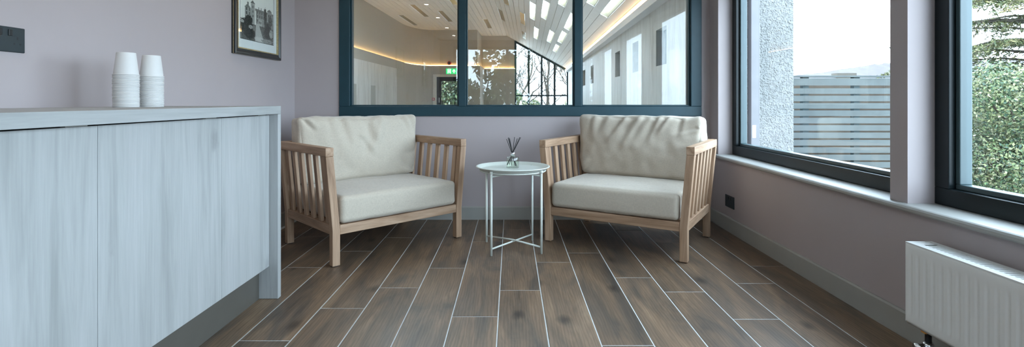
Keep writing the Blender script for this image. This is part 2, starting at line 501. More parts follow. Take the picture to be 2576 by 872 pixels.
# ------------------------------------------------------------------ side windows
def side_window(i, y0, y1):
    w_ = struct('window_%d' % i, loc=(1.72, (y0 + y1) / 2, SILL))
    xa, xb, fwid = 1.686, 1.765, 0.068
    g = 0.001
    def r(name, a, b, m='dkframe'): return build(name, box(a, b), m, w_, bevel=0.003)
    r('frame_rail', (xa, y0 + g, SILL + 0.001), (xb, y1 - g, SILL + fwid))
    r('frame_rail', (xa, y0 + g, HEAD - fwid), (xb, y1 - g, HEAD - g))
    r('frame_stile', (xa, y0 + g, SILL + fwid), (xb, y0 + fwid, HEAD - fwid))
    r('frame_stile', (xa, y1 - fwid, SILL + fwid), (xb, y1 - g, HEAD - fwid))
    # set-back bead around the pane
    a0, a1, b0, b1, bw = y0 + fwid, y1 - fwid, SILL + fwid, HEAD - fwid, 0.020
    for (p, q) in (((a0, b0), (a1, b0 + bw)), ((a0, b1 - bw), (a1, b1)), ((a0, b0 + bw), (a0 + bw, b1 - bw)), ((a1 - bw, b0 + bw), (a1, b1 - bw))):
        build('glazing_bead', box((1.712, p[0], p[1]), (1.760, q[0], q[1])), 'bead', w_, bevel=0.003)
    build('pane', box((1.733, a0 + 0.004, b0 + 0.004), (1.739, a1 - 0.004, b1 - 0.004)), 'glass', w_)
for i, (a, b) in enumerate(WINS): side_window(i + 1, a, b)
fwn = struct('window_6', loc=(-0.4, YF - 0.08, 0.25))
for a, b in (((-1.399, 0.251), (0.599, 0.32)), ((-1.399, 2.18), (0.599, 2.249)), ((-1.399, 0.32), (-1.33, 2.18)), ((0.53, 0.32), (0.599, 2.18)), ((-0.75, 0.32), (-0.68, 2.18)), ((-0.12, 0.32), (-0.05, 2.18))):
    build('frame_rail', box((a[0], YF - 0.12, a[1]), (b[0], YF - 0.04, b[1])), 'dkframe', fwn)
for a, b in ((-1.33, -0.75), (-0.68, -0.12), (-0.05, 0.53)):
    build('pane', box((a, YF - 0.083, 0.32), (b, YF - 0.077, 2.18)), 'glass', fwn)

# ------------------------------------------------------------------ counter
CX, CD, CK = -1.108, -1.148, -1.198          # worktop edge, doors, plinth
CY1 = 2.484; CY0 = 0.20
wt = thing('worktop', 'pale whitewashed wood worktop with a leg panel running down to the floor at its end', 'worktop', ((XL + CX) / 2, (CY0 + CY1) / 2, 0))
build('top', box((XL + 0.001, CY0, 0.880), (CX, CY1, 0.918), axis=1), 'laminate', wt, bevel=0.0015)
build('end_panel', box((XL + 0.014, CY1 - 0.032, 0.001), (CX, CY1, 0.8795), axis=2), 'laminate', wt, bevel=0.0015)
units = [(0.202, 0.817), (0.817, 1.432), (1.432, 2.046), (2.046, CY1 - 0.034)]
ulab = ['pale wood base cabinet nearest the camera at the start of the counter', 'pale wood base cabinet under the worktop at the left edge of the picture',
        'wide pale wood base cabinet under the stacked white cups, second from the counter end', 'narrow pale wood base cabinet at the far end of the counter beside the end panel']
for (a, b), lb in zip(units, ulab):
    cu = thing('base_cabinet', lb, 'cabinet', ((XL + CD) / 2, (a + b) / 2, 0.157), group='base cabinets under the worktop')
    build('body', box((XL + 0.014, a + 0.001, 0.160), (CD - 0.021, b - 0.001, 0.864), axis=2), 'plinth', cu)
    d = build('door', box((CD - 0.019, a + 0.0008, 0.157), (CD, b - 0.0008, 0.8745), axis=2), 'laminate', cu, bevel=0.001)
    build('hinge_bracket', box((CD - 0.017, b - 0.10, 0.8750), (CD - 0.004, b - 0.03, 0.8795)), 'skirting', cu)
tag(build('plinth', box((CK - 0.016, CY0, 0.0005), (CK, CY1 - 0.033, 0.155)), 'plinth'), 'grey brown kickboard set back under the pale wood cabinets', 'plinth')

# ------------------------------------------------------------------ paper cups in two stacks
cup_me = None
def make_cup(loc, label, group):
    global cup_me
    if cup_me is None:
        # upside down: rim at z=0, base on top
        prof = [(0.0400, 0.004), (0.0402, 0.010), (0.0315, 0.0855), (0.0312, 0.0870), (0.0300, 0.0870), (0.0298, 0.0835), (0.0, 0.0835)]
        body = MB().lathe(prof, n=36)
        rim = MB().lathe([(0.0400, 0.0005), (0.0425, 0.0002), (0.0434, 0.0015), (0.0434, 0.0030), (0.0425, 0.0043), (0.0400, 0.0042), (0.0392, 0.0022), (0.0400, 0.0005)], n=36)
        o = build('paper_cup', body, 'cup', None, smooth=True, origin=(0, 0, 0))
        r = build('rolled_rim', rim, 'cup', o, smooth=True)
        cup_me = (o, r)
    else:
        o = cup_me[0].copy(); COL.objects.link(o)
        r = cup_me[1].copy(); COL.objects.link(r); r.parent = o
    o.location = loc
    tag(o, label, 'cup', group)
for cx_, cy_, h, nm in ((-1.482, 1.985, 0.2095, 'taller left'), (-1.458, 2.090, 0.2075, 'right')):
    n, pitch = 24, (h - 0.087) / 23
    for i in range(n):
        lab = ('upturned white paper cup on top of the %s stack' % nm) if i == n - 1 else \
              ('white paper cup standing on the worktop at the foot of the %s stack' % nm if i == 0 else 'white paper cup nested within the %s stack, only its rim showing' % nm)
        make_cup((cx_ + random.uniform(-.0006, .0006), cy_ + random.uniform(-.0006, .0006), 0.9182 + i * pitch), lab, 'paper cups in the %s stack' % nm)

# ------------------------------------------------------------------ sockets
def socket(loc, rz, label):
    t = thing('double_socket', label, 'socket', loc, rz, world=False)   # local: x right, -y out of the wall, z up
    build('plate', box((-0.073, -0.006, -0.043), (0.073, 0, 0.043)), 'socket', t, bevel=0.0025)
    for s in (-1, 1):
        build('rocker_switch', box((s * 0.018 - 0.007, -0.0095, 0.012), (s * 0.018 + 0.007, -0.0055, 0.034)), 'socket_dark', t, bevel=0.0015)
        cx = s * 0.045
        for a, b in (((-0.002, 0.004), (0.002, 0.014)), ((-0.0135, -0.012), (-0.0075, -0.008)), ((0.0075, -0.012), (0.0135, -0.008))):
            build('pin_slot', box((cx + a[0], -0.0063, a[1] - 0.004), (cx + b[0], -0.0055, b[1] - 0.004)), 'socket_dark', t)
    return t
socket((XL, 1.742, 1.153), PI / 2, 'dark double wall socket with switches on the left wall above the worktop')
socket((XR, 3.712, 0.215), -PI / 2, 'black double wall socket low on the wall beneath the window sill')

# ------------------------------------------------------------------ framed photograph
def framed_picture(y0, y1, z0, z1, label, raster=True):
    t = thing('framed_picture', label, 'picture', (XL, (y0 + y1) / 2, z0))
    d, wd = 0.027, 0.042
    Xw = XL + 0.0005
    def prof(o): return [(Xw, 0.0), (XL + d * 0.93, 0.0), (XL + d, 0.004), (XL + d, 0.014), (XL + d * 0.72, wd * 0.62), (XL + d * 0.78, wd - 0.006), (Xw, wd - 0.006)]
    P = prof(0)
    fr = MB()
    rg = []
    for sy, sz in ((0, 0), (1, 0), (1, 1), (0, 1), (0, 0)):
        rg.append([(x, (y0 + o) if sy == 0 else (y1 - o), (z0 + o) if sz == 0 else (z1 - o)) for x, o in P])
    fr.rings(rg, True, False)
    build('frame', fr, 'framebk', t)
    def ring(name, o0, o1, x0, x1, m):
        mb = MB()
        rr = []
        for sy, sz in ((0, 0), (1, 0), (1, 1), (0, 1), (0, 0)):
            rr.append([(x, (y0 + o) if sy == 0 else (y1 - o), (z0 + o) if sz == 0 else (z1 - o)) for x, o in ((x0, o0), (x1, o0), (x1, o1), (x0, o1))])
        mb.rings(rr, True, False); build(name, mb, m, t)
    ring('gilt_slip', wd - 0.006, wd + 0.001, XL + 0.005, XL + 0.0225, 'gold')
    ring('gilt_line', -0.0006, 0.0012, XL + 0.011, XL + 0.0145, 'gold')
    ms, mbm = 0.046, 0.062
    o = wd
    a0, a1, b0, b1 = y0 + o + ms, y1 - o - ms, z0 + o + mbm, z1 - o - mbm
    mm = MB()
    xb, xm = XL + 0.006, XL + 0.0095
    mm.box((xb, y0 + o, z0 + o), (xm, y1 - o, b0)).box((xb, y0 + o, b1), (xm, y1 - o, z1 - o)).box((xb, y0 + o, b0), (xm, a0, b1)).box((xb, a1, b0), (xm, y1 - o, b1))
    build('mount', mm, 'mount', t)
    ln = MB(); e = 0.0035
    ln.box((xm, a0 - e, b0 - e), (xm + 0.0004, a1 + e, b0)).box((xm, a0 - e, b1), (xm + 0.0004, a1 + e, b1 + e)).box((xm, a0 - e, b0), (xm + 0.0004, a0, b1)).box((xm, a1, b0), (xm + 0.0004, a1 + e, b1))
    build('mount_line', ln, 'framebk', t)
    build('print', print_mesh(a0, a1, b0, b1, XL + 0.007) if raster else box((XL + 0.006, a0, b0), (XL + 0.007, a1, b1)), 'print' if raster else 'mount', t)
    if raster: set_print(t.children[-1] if t.children[-1].name.startswith('print') else [c for c in t.children if c.name.startswith('print')][0])
    build('glazing', box((XL + 0.0115, y0 + o, z0 + o), (XL + 0.0125, y1 - o, z1 - o)), 'picglass', t)
    return t
NU, NV = 92, 118
def print_mesh(a0, a1, b0, b1, x):
    mb = MB()
    vs = [(x, a0 + (a1 - a0) * i / NU, b0 + (b1 - b0) * j / NV) for j in range(NV + 1) for i in range(NU + 1)]
    fs = [(j * (NU + 1) + i, j * (NU + 1) + i + 1, (j + 1) * (NU + 1) + i + 1, (j + 1) * (NU + 1) + i) for j in range(NV) for i in range(NU)]
    return mb.add(vs, fs)
def set_print(o):
    # an old monochrome view of a towered stone house behind shrubs, drawn as tones on the print (u right, v up, 0..1)
    r = np.random.default_rng(3)
    U, V = np.meshgrid((np.arange(NU) + .5) / NU, (np.arange(NV) + .5) / NV)
    V = V * 1.45
    I = 0.76 + 0.06 * V + 0.02 * r.random(U.shape)
    def rect(u0, u1, v0, v1, c, n=0.05):
        m = (U >= u0) & (U < u1) & (V >= v0) & (V < v1); I[m] = c + n * (r.random(U.shape)[m] - .5)
    def tri(u0, u1, v0, v1, c):
        um = (u0 + u1) / 2
        m = (V >= v0) & (V < v1) & (np.abs(U - um) < (u1 - u0) / 2 * (1 - (V - v0) / (v1 - v0))); I[m] = c
    def win(u, v, du=0.03, dv=0.055): rect(u - du / 2, u + du / 2, v, v + dv, 0.05, .02)
    V0 = 0.36
    rect(0.45, 1.0, V0, 0.66, 0.26); rect(0.42, 1.0, 0.66, 0.71, 0.17)
    rect(0.13, 0.40, V0, 0.68, 0.32); tri(0.12, 0.30, 0.68, 0.76, 0.20); rect(0.20, 0.235, 0.70, 0.80, 0.16)
    rect(0.30, 0.415, V0, 0.80, 0.36); tri(0.29, 0.425, 0.80, 0.87, 0.14); rect(0.30, 0.415, 0.785, 0.80, 0.5)
    rect(0.80, 0.95, V0, 0.74, 0.30); tri(0.79, 0.96, 0.74, 0.80, 0.2)
    for u in (0.52, 0.60, 0.70): rect(u, u + 0.02, 0.71, 0.76, 0.18)
    for u in (0.18, 0.26, 0.50, 0.565, 0.63, 0.70, 0.77, 0.85, 0.91):
        for v in (0.44, 0.53, 0.615): win(u, v)
    for v in (0.50, 0.60, 0.70): win(0.36, v)
    rect(0.52, 0.64, V0, 0.49, 0.44); rect(0.68, 0.78, V0, 0.50, 0.46)
    for u in (0.55, 0.60, 0.71, 0.75): win(u, 0.40, 0.02, 0.06)
    rect(0.45, 1.0, 0.50, 0.515, 0.42)
    rect(0.0, 1.0, 0.0, V0, 0.12, 0.12)
    m = (V < V0 + 0.03) & (np.abs(U - (0.50 + 0.18 * (0.36 - V))) < 0.05 + 0.26 * np.clip(0.36 - V, 0, 1)); I[m] = 0.46 + 0.1 * (r.random(U.shape)[m] - .5)
    def blob(u, v, ru, rv, c, n=0.06):
        q = ((U - u) / ru) ** 2 + ((V - v) / rv) ** 2 + 0.5 * (r.random(U.shape) - .5)
        m = q < 1; I[m] = np.clip(c + n * (r.random(U.shape)[m] - .4), 0.01, 1)
    blob(0.14, 0.30, 0.20, 0.14, 0.03); blob(0.24, 0.42, 0.11, 0.11, 0.025); blob(0.26, 0.16, 0.16, 0.14, 0.03)
    blob(0.30, 0.28, 0.06, 0.04, 0.3, .3); blob(0.06, 0.36, 0.05, 0.03, 0.35, .3)
    blob(0.83, 0.34, 0.10, 0.14, 0.04); blob(0.74, 0.55, 0.045, 0.24, 0.06, .1); blob(0.90, 0.52, 0.07, 0.12, 0.08, .14)
    blob(0.86, 0.22, 0.17, 0.12, 0.05); blob(0.93, 0.24, 0.06, 0.10, 0.3, .35); blob(0.40, 0.27, 0.045, 0.06, 0.18, .1)
    blob(0.55, 0.06, 0.14, 0.05, 0.55, .1); blob(0.8, 0.05, 0.18, 0.05, 0.25, .25)
    C = np.stack([I * 1.02, I, I * 0.97, np.ones_like(I)], -1).reshape(-1, 4).astype(np.float32)
    a = o.data.attributes.new('fcol', 'FLOAT_COLOR', 'FACE'); a.data.foreach_set('color', C.ravel())
framed_picture(3.165, 3.795, 1.236, 1.89, 'black and gilt framed monochrome photograph of a towered house on the left wall')
framed_picture(0.10, 0.62, 1.30, 1.74, 'dark framed picture on the left wall, seen only mirrored in the partition glass, nearer one')
framed_picture(-2.20, -1.68, 1.22, 1.76, 'dark framed picture farther along the left wall, seen only mirrored in the partition glass', )

# ------------------------------------------------------------------ armchairs
def cushion(half, rad, cuts, bulge, creases, seed, wr=0.004, taper=0.0, fl_=0.0, saga=0.0):
    bm = bmesh.new()
    bmesh.ops.create_cube(bm, size=2.0)
    bmesh.ops.subdivide_edges(bm, edges=bm.edges[:], cuts=cuts, use_grid_fill=True)
    hx, hy, hz = half
    so = Vector((seed * 3.1, seed * 1.7, 0))
    for v in bm.verts:
        p = [math.copysign(1 - (1 - min(1, abs(c))) ** 1.35, c) for c in v.co]
        q = Vector((p[0] * hx, p[1] * hy, p[2] * hz))
        inn = Vector((max(-(hx - rad), min(hx - rad, q.x)), max(-(hy - rad), min(hy - rad, q.y)), max(-(hz - rad), min(hz - rad, q.z))))
        d = q - inn
        if d.length > 1e-9:
            q = inn + d.normalized() * rad
        nrm = Vector(((p[0]) ** 9, (p[1]) ** 9, (p[2]) ** 9))
        if nrm.length > 1e-6: nrm.normalize()
        bx = (1 - p[0] ** 2); by = (1 - p[1] ** 2); bz = (1 - p[2] ** 2)
        q.x += nrm.x * bulge[0] * by * bz; q.y += nrm.y * bulge[1] * bx * bz; q.z += nrm.z * bulge[2] * bx * by
        disp = wr * noise.noise(Vector((q.x * 7, q.y * 7, q.z * 7)) + so) + wr * 0.5 * noise.noise(Vector((q.x * 17, q.y * 17, q.z * 15)) + so)
        for (face, a, b, amp, wd) in creases:
            if face == 'F' and nrm.y < 0.2:
                pt = Vector((q.x, q.z)); k = max(0.0, -nrm.y)
            elif face == 'T' and nrm.z > 0.2:
                pt = Vector((q.x, q.y)); k = max(0.0, nrm.z)
            else: continue
            A, B = Vector(a), Vector(b)
            t = max(0, min(1, (pt - A).dot(B - A) / (B - A).length_squared))
            dd = (pt - (A + (B - A) * t))
            side = (B - A).x * dd.y - (B - A).y * dd.x
            ds = math.copysign(dd.length, side)
            fade = (1 - t) ** 0.7 if t < 1 else 0
            disp += k * amp * fade * (-math.exp(-(ds / wd) ** 2) + 0.9 * math.exp(-((ds - 1.9 * wd) / (1.3 * wd)) ** 2))
        q += nrm * disp
        if taper: q.x *= 1 + taper * (q.z / hz)
        q.z += saga * (q.x / hx) ** 4 * max(0, p[2]) if saga else 0
        v.co = q
    me = bpy.data.meshes.new('cushion'); bm.to_mesh(me); bm.free()
    for p in me.polygons: p.use_smooth = True
    me.materials.append(M['fabric'])
    return me

def bar(p0, p1, wx, wy, ref=(1, 0, 0)):
    # prism from p0 to p1; its end sections stay horizontal when the bar is upright
    p0, p1 = Vector(p0), Vector(p1); d = p1 - p0
    mb = MB()
    off = [random.uniform(0, 40) for _ in range(3)]
    if abs(d.z) > 0.3 * d.length:
        ex, ey = Vector((wx / 2, 0, 0)), Vector((0, wy / 2, 0))
    else:
        t = d.normalized(); ey = Vector((0, 0, wy / 2)); ex = t.cross(Vector((0, 0, 1))).normalized() * (wx / 2)
    rg = [[tuple(p + a * ex + b * ey) for a, b in ((-1, -1), (1, -1), (1, 1), (-1, 1))] for p in (p0, p1)]
    gs = [(a * wx / 2 + off[0], b * wy / 2 + off[1], l + off[2]) for l in (0, d.length) for a, b in ((-1, -1), (1, -1), (1, 1), (-1, 1))]
    return mb.rings(rg, True, True, gs)

def armchair(loc, rz, label, back_creases, seat_creases, seed, tagged):
    t = thing('armchair', label, 'armchair', loc, rz, group='slatted wooden armchairs', world=False)
    LX, LY, LW, LD = 0.443, 0.330, 0.046, 0.042
    SPL, ZR0, ZR1, ZA0, ZA1 = 0.040, 0.178, 0.232, 0.627, 0.677
    bv = 0.003
    zt = lambda z: SPL * max(0, (z - 0.205)) / (ZA0 - 0.205)
    for sx in (-1, 1):
        for sy in (-1, 1):
            mb = MB(); off = [random.uniform(0, 40) for _ in range(3)]
            rg, gs = [], []
            for z in (0.004, 0.205, ZA0):
                cx = sx * (LX + zt(z)); cy = sy * LY
                q = [(cx + a * LW / 2, cy + b * LD / 2, z) for a, b in ((-1, -1), (1, -1), (1, 1), (-1, 1))]
                rg.append(q); gs += [(p[0] - cx + off[0], p[1] - cy + off[1], z + off[2]) for p in q]
            mb.rings(rg, True, True, gs)
            lg = build('leg', mb, 'teak', t, bevel=bv)
            build('glide', box((sx * LX - 0.015, sy * LY - 0.014, 0.0005), (sx * LX + 0.015, sy * LY + 0.014, 0.0045)), 'black', lg)
        ux = sx * (LX + SPL)
        build('arm_rail', bar((ux, -LY - LD / 2, (ZA0 + ZA1) / 2), (ux, LY + LD / 2, (ZA0 + ZA1) / 2), LW + 0.002, ZA1 - ZA0 - 0.001), 'teak', t, bevel=bv)
        build('side_rail', bar((sx * LX, -LY + LD / 2, (ZR0 + ZR1) / 2), (sx * LX, LY - LD / 2, (ZR0 + ZR1) / 2), LW - 0.006, ZR1 - ZR0), 'teak', t, bevel=bv)
        inner = 2 * LY - LD
        for i in range(6):
            yy = -LY + LD / 2 + inner * (i + 0.5) / 6.0 - 0.006
            build('arm_slat', bar((sx * (LX + zt(ZR1)), yy, ZR1), (sx * (LX + zt(ZA0)), yy, ZA0), 0.018, 0.040), 'teak', t, bevel=0.002)
    for yy, nm in ((-LY, 'front_rail'), (LY, 'rear_rail')):
        build(nm, bar((-LX + LW / 2, yy, (ZR0 + ZR1) / 2), (LX - LW / 2, yy, (ZR0 + ZR1) / 2), LD - 0.006, ZR1 - ZR0), 'teak', t, bevel=bv)
    bx_ = LX + SPL - LW / 2
    build('back_rail', bar((-bx_, LY, (ZA0 + ZA1) / 2), (bx_, LY, (ZA0 + ZA1) / 2), LD, ZA1 - ZA0 - 0.001), 'teak', t, bevel=bv)
    for i in range(8):
        xx = -0.36 + 0.72 * i / 7
        build('back_slat', bar((xx, LY + 0.006, ZR1), (xx * 1.06, LY + 0.006, ZA0), 0.040, 0.018), 'teak', t, bevel=0.002)
    for i in range(6):
        yy = -0.25 + 0.5 * i / 5
        build('seat_slat', bar((-LX + LW / 2, yy, 0.226), (LX - LW / 2, yy, 0.226), 0.06, 0.014), 'teak', t, bevel=0.002)
    sc = bpy.data.objects.new('seat_cushion', cushion((0.417, 0.333, 0.079), 0.028, 44, (0.0, 0.006, 0.014), seat_creases, seed, 0.003)); link(sc, t)
    sc.location = (0, -0.022, 0.316)
    bc = bpy.data.objects.new('back_cushion', cushion((0.438, 0.080, 0.215), 0.034, 70, (0.010, 0.040, 0.010), back_creases, seed + 5, 0.010, taper=0.03, saga=0.012)); link(bc, t)
    bc.location = (0, 0.236, 0.610)
    bc.rotation_euler = (math.radians(-3), 0, 0)
    if tagged:
        mb = MB()
        vs = [(0.428, 0.13, 0.50), (0.434, 0.16, 0.475), (0.440, 0.155, 0.42), (0.434, 0.125, 0.44), (0.429, 0.13, 0.50), (0.435, 0.16, 0.475), (0.441, 0.155, 0.42), (0.435, 0.125, 0.44)]
        mb.add(vs, [(0, 1, 2, 3), (7, 6, 5, 4), (0, 4, 5, 1), (1, 5, 6, 2), (2, 6, 7, 3), (3, 7, 4, 0)])
        c = build('care_label', mb, 'white', t); c['label'] = 'small white fabric care label'
    return t
crL = [('F', (0.05, 0.20), (-0.02, -0.12), 0.011, 0.020), ('F', (0.10, 0.19), (0.03, 0.0), 0.010, 0.016), ('F', (0.0, 0.21), (0.10, -0.10), 0.008, 0.018), ('F', (-0.16, 0.20), (-0.12, 0.0), 0.008, 0.016), ('F', (-0.25, 0.21), (-0.23, 0.06), 0.006, 0.014),
       ('F', (-0.40, 0.19), (-0.34, 0.12), 0.012, 0.012), ('F', (0.30, 0.21), (0.36, 0.10), 0.012, 0.014), ('F', (0.36, 0.20), (0.42, 0.08), 0.009, 0.012), ('F', (0.42, -0.18), (0.26, -0.10), 0.009, 0.014), ('F', (0.43, -0.05), (0.28, -0.06), 0.006, 0.014),
       ('F', (-0.02, 0.05), (0.07, -0.09), 0.008, 0.014)]
crR = [('F', (-0.10, 0.21), (-0.23, 0.02), 0.012, 0.014), ('F', (-0.02, 0.21), (-0.15, -0.05), 0.013, 0.014), ('F', (0.06, 0.21), (-0.06, 0.0), 0.012, 0.014), ('F', (0.13, 0.20), (0.06, 0.02), 0.011, 0.013), ('F', (0.20, 0.21), (0.12, 0.08), 0.014, 0.013),
       ('F', (-0.24, 0.21), (-0.30, 0.06), 0.009, 0.013), ('F', (-0.33, 0.21), (-0.36, 0.08), 0.007, 0.012), ('F', (0.30, 0.21), (0.28, 0.07), 0.010, 0.013), ('F', (0.40, 0.14), (0.24, 0.10), 0.012, 0.012), ('F', (0.43, 0.05), (0.26, 0.04), 0.008, 0.012), ('F', (-0.43, -0.19), (-0.33, -0.13), 0.010, 0.012)]
crL = [(f, a, b, amp * 1.5, wd * 1.25) for f, a, b, amp, wd in crL]
crR = [(f, a, b, amp * 0.85, wd * (0.85 + 0.25 * ((i * 7) % 4))) for i, (f, a, b, amp, wd) in enumerate(crR)]
armchair((-0.918, 3.486, 0), math.radians(44.3), 'pale slatted wooden armchair with oatmeal cushions between the counter and the side table', crL, [('T', (0.0, 0.1), (0.25, -0.1), 0.003, 0.02)], 1, False)
armchair((0.808, 3.524, 0), math.radians(-31.5), 'pale slatted wooden armchair with creased oatmeal back cushion in the corner by the window', crR, [], 2, True)

# ------------------------------------------------------------------ side table and reed diffuser
TC = Vector((0.013, 3.302, 0))
tb = thing('side_table', 'round off white metal tray table standing between the two armchairs', 'table', TC)
ZT = 0.507
prof = [(0.0, ZT), (0.205, ZT), (0.212, ZT + 0.002), (0.222, ZT + 0.018), (0.232, ZT + 0.020), (0.2365, ZT + 0.018), (0.2365, ZT + 0.015), (0.231, ZT + 0.0165), (0.2235, ZT + 0.0145), (0.2145, ZT - 0.002), (0.205, ZT - 0.004), (0.0, ZT - 0.004)]
build('tray', MB().lathe(prof, TC, 72), 'table', tb, smooth=True)
ang = [math.radians(53.0 + 90 * k) for k in range(4)]
RL = 0.219; rl = 0.0075
legs = []
for a in ang:
    d = Vector((math.cos(a), math.sin(a), 0)); p = TC + d * RL
    build('leg', MB().tube([p + Vector((0, 0, 0.001)), p + Vector((0, 0, 0.503))], rl, 14), 'table', tb, smooth=True)
    c = build('bracket', MB().tube([p + Vector((0, 0, 0.496)), p + Vector((0, 0, 0.512))], 0.0095, 14), 'table', tb, smooth=True)
ring = [TC + Vector((RL * 0.955 * math.cos(2 * PI * j / 48), RL * 0.955 * math.sin(2 * PI * j / 48), 0.4985)) for j in range(49)]
build('ring', MB().tube(ring, 0.004, 8), 'table', tb, smooth=True)
for z0 in (0.042, 0.480):
    for q, dz in ((0, 0.0), (1, 0.010)):
        a = ang[q]; d = Vector((math.cos(a), math.sin(a), 0)) * RL
        pts = [TC - d + Vector((0, 0, z0)), TC - d * 0.06 + Vector((0, 0, z0 + dz)), TC + d * 0.06 + Vector((0, 0, z0 + dz)), TC + d + Vector((0, 0, z0))]
        build('cross_brace', MB().tube(pts, 0.0055, 12), 'table', tb, smooth=True)

DC = Vector((0.012, 3.345, ZT + 0.0005))
df = thing('reed_diffuser', 'clear glass reed diffuser with silver collar and black reeds on the tray table', 'diffuser', DC)
build('bottle', MB().lathe([(0.0, 0.001), (0.039, 0.0), (0.0415, 0.003), (0.0415, 0.064), (0.039, 0.070), (0.018, 0.0755), (0.016, 0.078)], DC, 40), 'bottle', df, smooth=True)
build('oil', MB().lathe([(0.0, 0.006), (0.037, 0.006), (0.0375, 0.010), (0.0375, 0.046), (0.0, 0.046)], DC, 32), 'liquid', df)
build('collar', MB().lathe([(0.0125, 0.074), (0.0165, 0.075), (0.0165, 0.097), (0.0155, 0.099), (0.007, 0.099), (0.007, 0.088)], DC, 32), 'chrome', df, smooth=True)
tips = [(-0.040, 0.01, 0.185), (-0.030, -0.012, 0.194), (-0.026, 0.012, 0.196), (-0.020, 0.0, 0.190), (0.012, 0.008, 0.198), (0.030, -0.01, 0.190), (0.046, 0.006, 0.197), (0.052, 0.012, 0.196)]
for i, (x, y, z) in enumerate(tips):
    tip = DC + Vector((x, y, z)); foot = DC + Vector((-x * 0.72, -y * 1.5, 0.008 + 0.002 * i))
    build('reed', MB().tube([foot, tip], 0.0019, 6), 'reed', df)

# ------------------------------------------------------------------ radiator
RX, RB, RY1, RY0, RZ0, RZ1 = 1.449, 1.545, 1.891, 0.95, 0.132, 0.4285
rd = thing('radiator', 'white ribbed panel radiator fixed under the window sill', 'radiator', ((RX + RB) / 2, (RY0 + RY1) / 2, 0))
ny, zs = 28 * 10, [0, 0.012, 0.03, 0.04, 0.052, 0.068, 0.15, 0.225, 0.240, 0.252, 0.262, 0.285, 0.2965]
pit = 0.0333
def panel(xf_, sgn):
    mb = MB(); vs = []; fs = []
    n = int((RY1 - RY0 - 0.004) / pit * 10)
    for zi, z in enumerate(zs):
        for j in range(n + 1):
            y = RY1 - 0.002 - (RY1 - RY0 - 0.004) * j / n
            ph = ((RY1 - 0.024 - y) / pit) % 1.0
            c = 0.5 + 0.5 * math.cos(2 * PI * ph)
            c = min(1, max(0, (c - 0.6) / 0.3))
            mk = 1.0 if 0.05 < z < 0.245 else (max(0, (z - 0.03) / 0.022) if z <= 0.052 else max(0, (0.262 - z) / 0.022))
            mk = max(0, min(1, mk))
            if y > RY1 - 0.012: mk = 0
            dx = 0.0035 * c * mk - 0.004 * (1 if z in (0, zs[-1]) else 0) * -1
            vs.append((xf_ + sgn * dx, y, RZ0 + z))
    for zi in range(len(zs) - 1):
        for j in range(n):
            a = zi * (n + 1) + j
            fs.append((a, a + 1, a + n + 2, a + n + 1))
    return mb.add(vs, fs)
o = build('front_panel', panel(RX, 1), 'radiator', rd, smooth=True)
sm = o.modifiers.new('solid', 'SOLIDIFY'); sm.thickness = 0.0015; sm.offset = 0
build('rear_panel', box((RB - 0.010, RY0 + 0.004, RZ0), (RB, RY1 - 0.004, RZ1 - 0.002)), 'radiator', rd)
build('convector', box((RX + 0.02, RY0 + 0.01, RZ0 + 0.015), (RB - 0.015, RY1 - 0.012, RZ1 - 0.02)), 'radiator', rd)
for y in (RY1 - 0.002, RY0):
    build('side_cover', box((RX - 0.001, y, RZ0 + 0.006), (RB, y + 0.002, RZ1)), 'radiator', rd, bevel=0.0008)
gr = MB()
gr.box((RX - 0.001, RY0, RZ1 - 0.004), (RX + 0.028, RY1, RZ1)).box((RB - 0.022, RY0, RZ1 - 0.004), (RB, RY1, RZ1))
ys = RY0
while ys < RY1 - 0.01:
    gr.box((RX + 0.028, ys, RZ1 - 0.004), (RB - 0.022, ys + 0.008, RZ1)); ys += 0.0165
gr.box((RX + 0.028, RY1 - 0.05, RZ1 - 0.004), (RB - 0.022, RY1, RZ1 - 0.0002))
build('top_grille', gr, 'radiator', rd)
px_, py_ = RX + 0.055, RY1 - 0.035
build('pipe_tail', MB().tube([(px_, py_, RZ0 + 0.02), (px_, py_, 0.07)], 0.0105, 14), 'black', rd, smooth=True)
vl = build('valve', MB().lathe([(0.0, 0.074), (0.014, 0.074), (0.0175, 0.068), (0.0175, 0.052), (0.013, 0.046), (0.013, 0.030), (0.009, 0.028), (0.009, 0.001)], (px_, py_, 0), 20), 'chrome', rd, smooth=True)
build('valve_cap', MB().tube([(px_ - 0.01, py_, 0.058), (px_ - 0.048, py_, 0.058)], 0.0125, 16), 'chrome', rd, smooth=True)
build('wall_bracket', box((RB, RY1 - 0.16, 0.20), (XR - 0.0005, RY1 - 0.13, 0.40)), 'radiator', rd)
build('wall_bracket', box((RB, RY0 + 0.13, 0.20), (XR - 0.0005, RY0 + 0.16, 0.40)), 'radiator', rd)
build('drain_tag', box((RX + 0.004, RY1 - 0.085, RZ0 - 0.006), (RX + 0.014, RY1 - 0.065, RZ0 + 0.001)), 'orange', rd)

# ------------------------------------------------------------------ downlights of the room
for i, y in enumerate((2.95, 1.72, 0.47, -0.78, -2.05, -3.30)):
    for x in (-1.28,):
        t = thing('downlight', 'round recessed ceiling downlight above the left wall, %s from the partition window' % ['first', 'second', 'third', 'fourth', 'fifth', 'sixth'][i], 'downlight', (x, y, ZC), group='ceiling downlights')
        build('trim_ring', MB().lathe([(0.034, -0.0005), (0.044, -0.0005), (0.044, -0.004), (0.036, -0.006), (0.034, -0.0005)], (x, y, ZC), 24), 'white', t)
        build('lens', MB().lathe([(0.0, -0.002), (0.034, -0.002)], (x, y, ZC), 24), 'lamp', t)

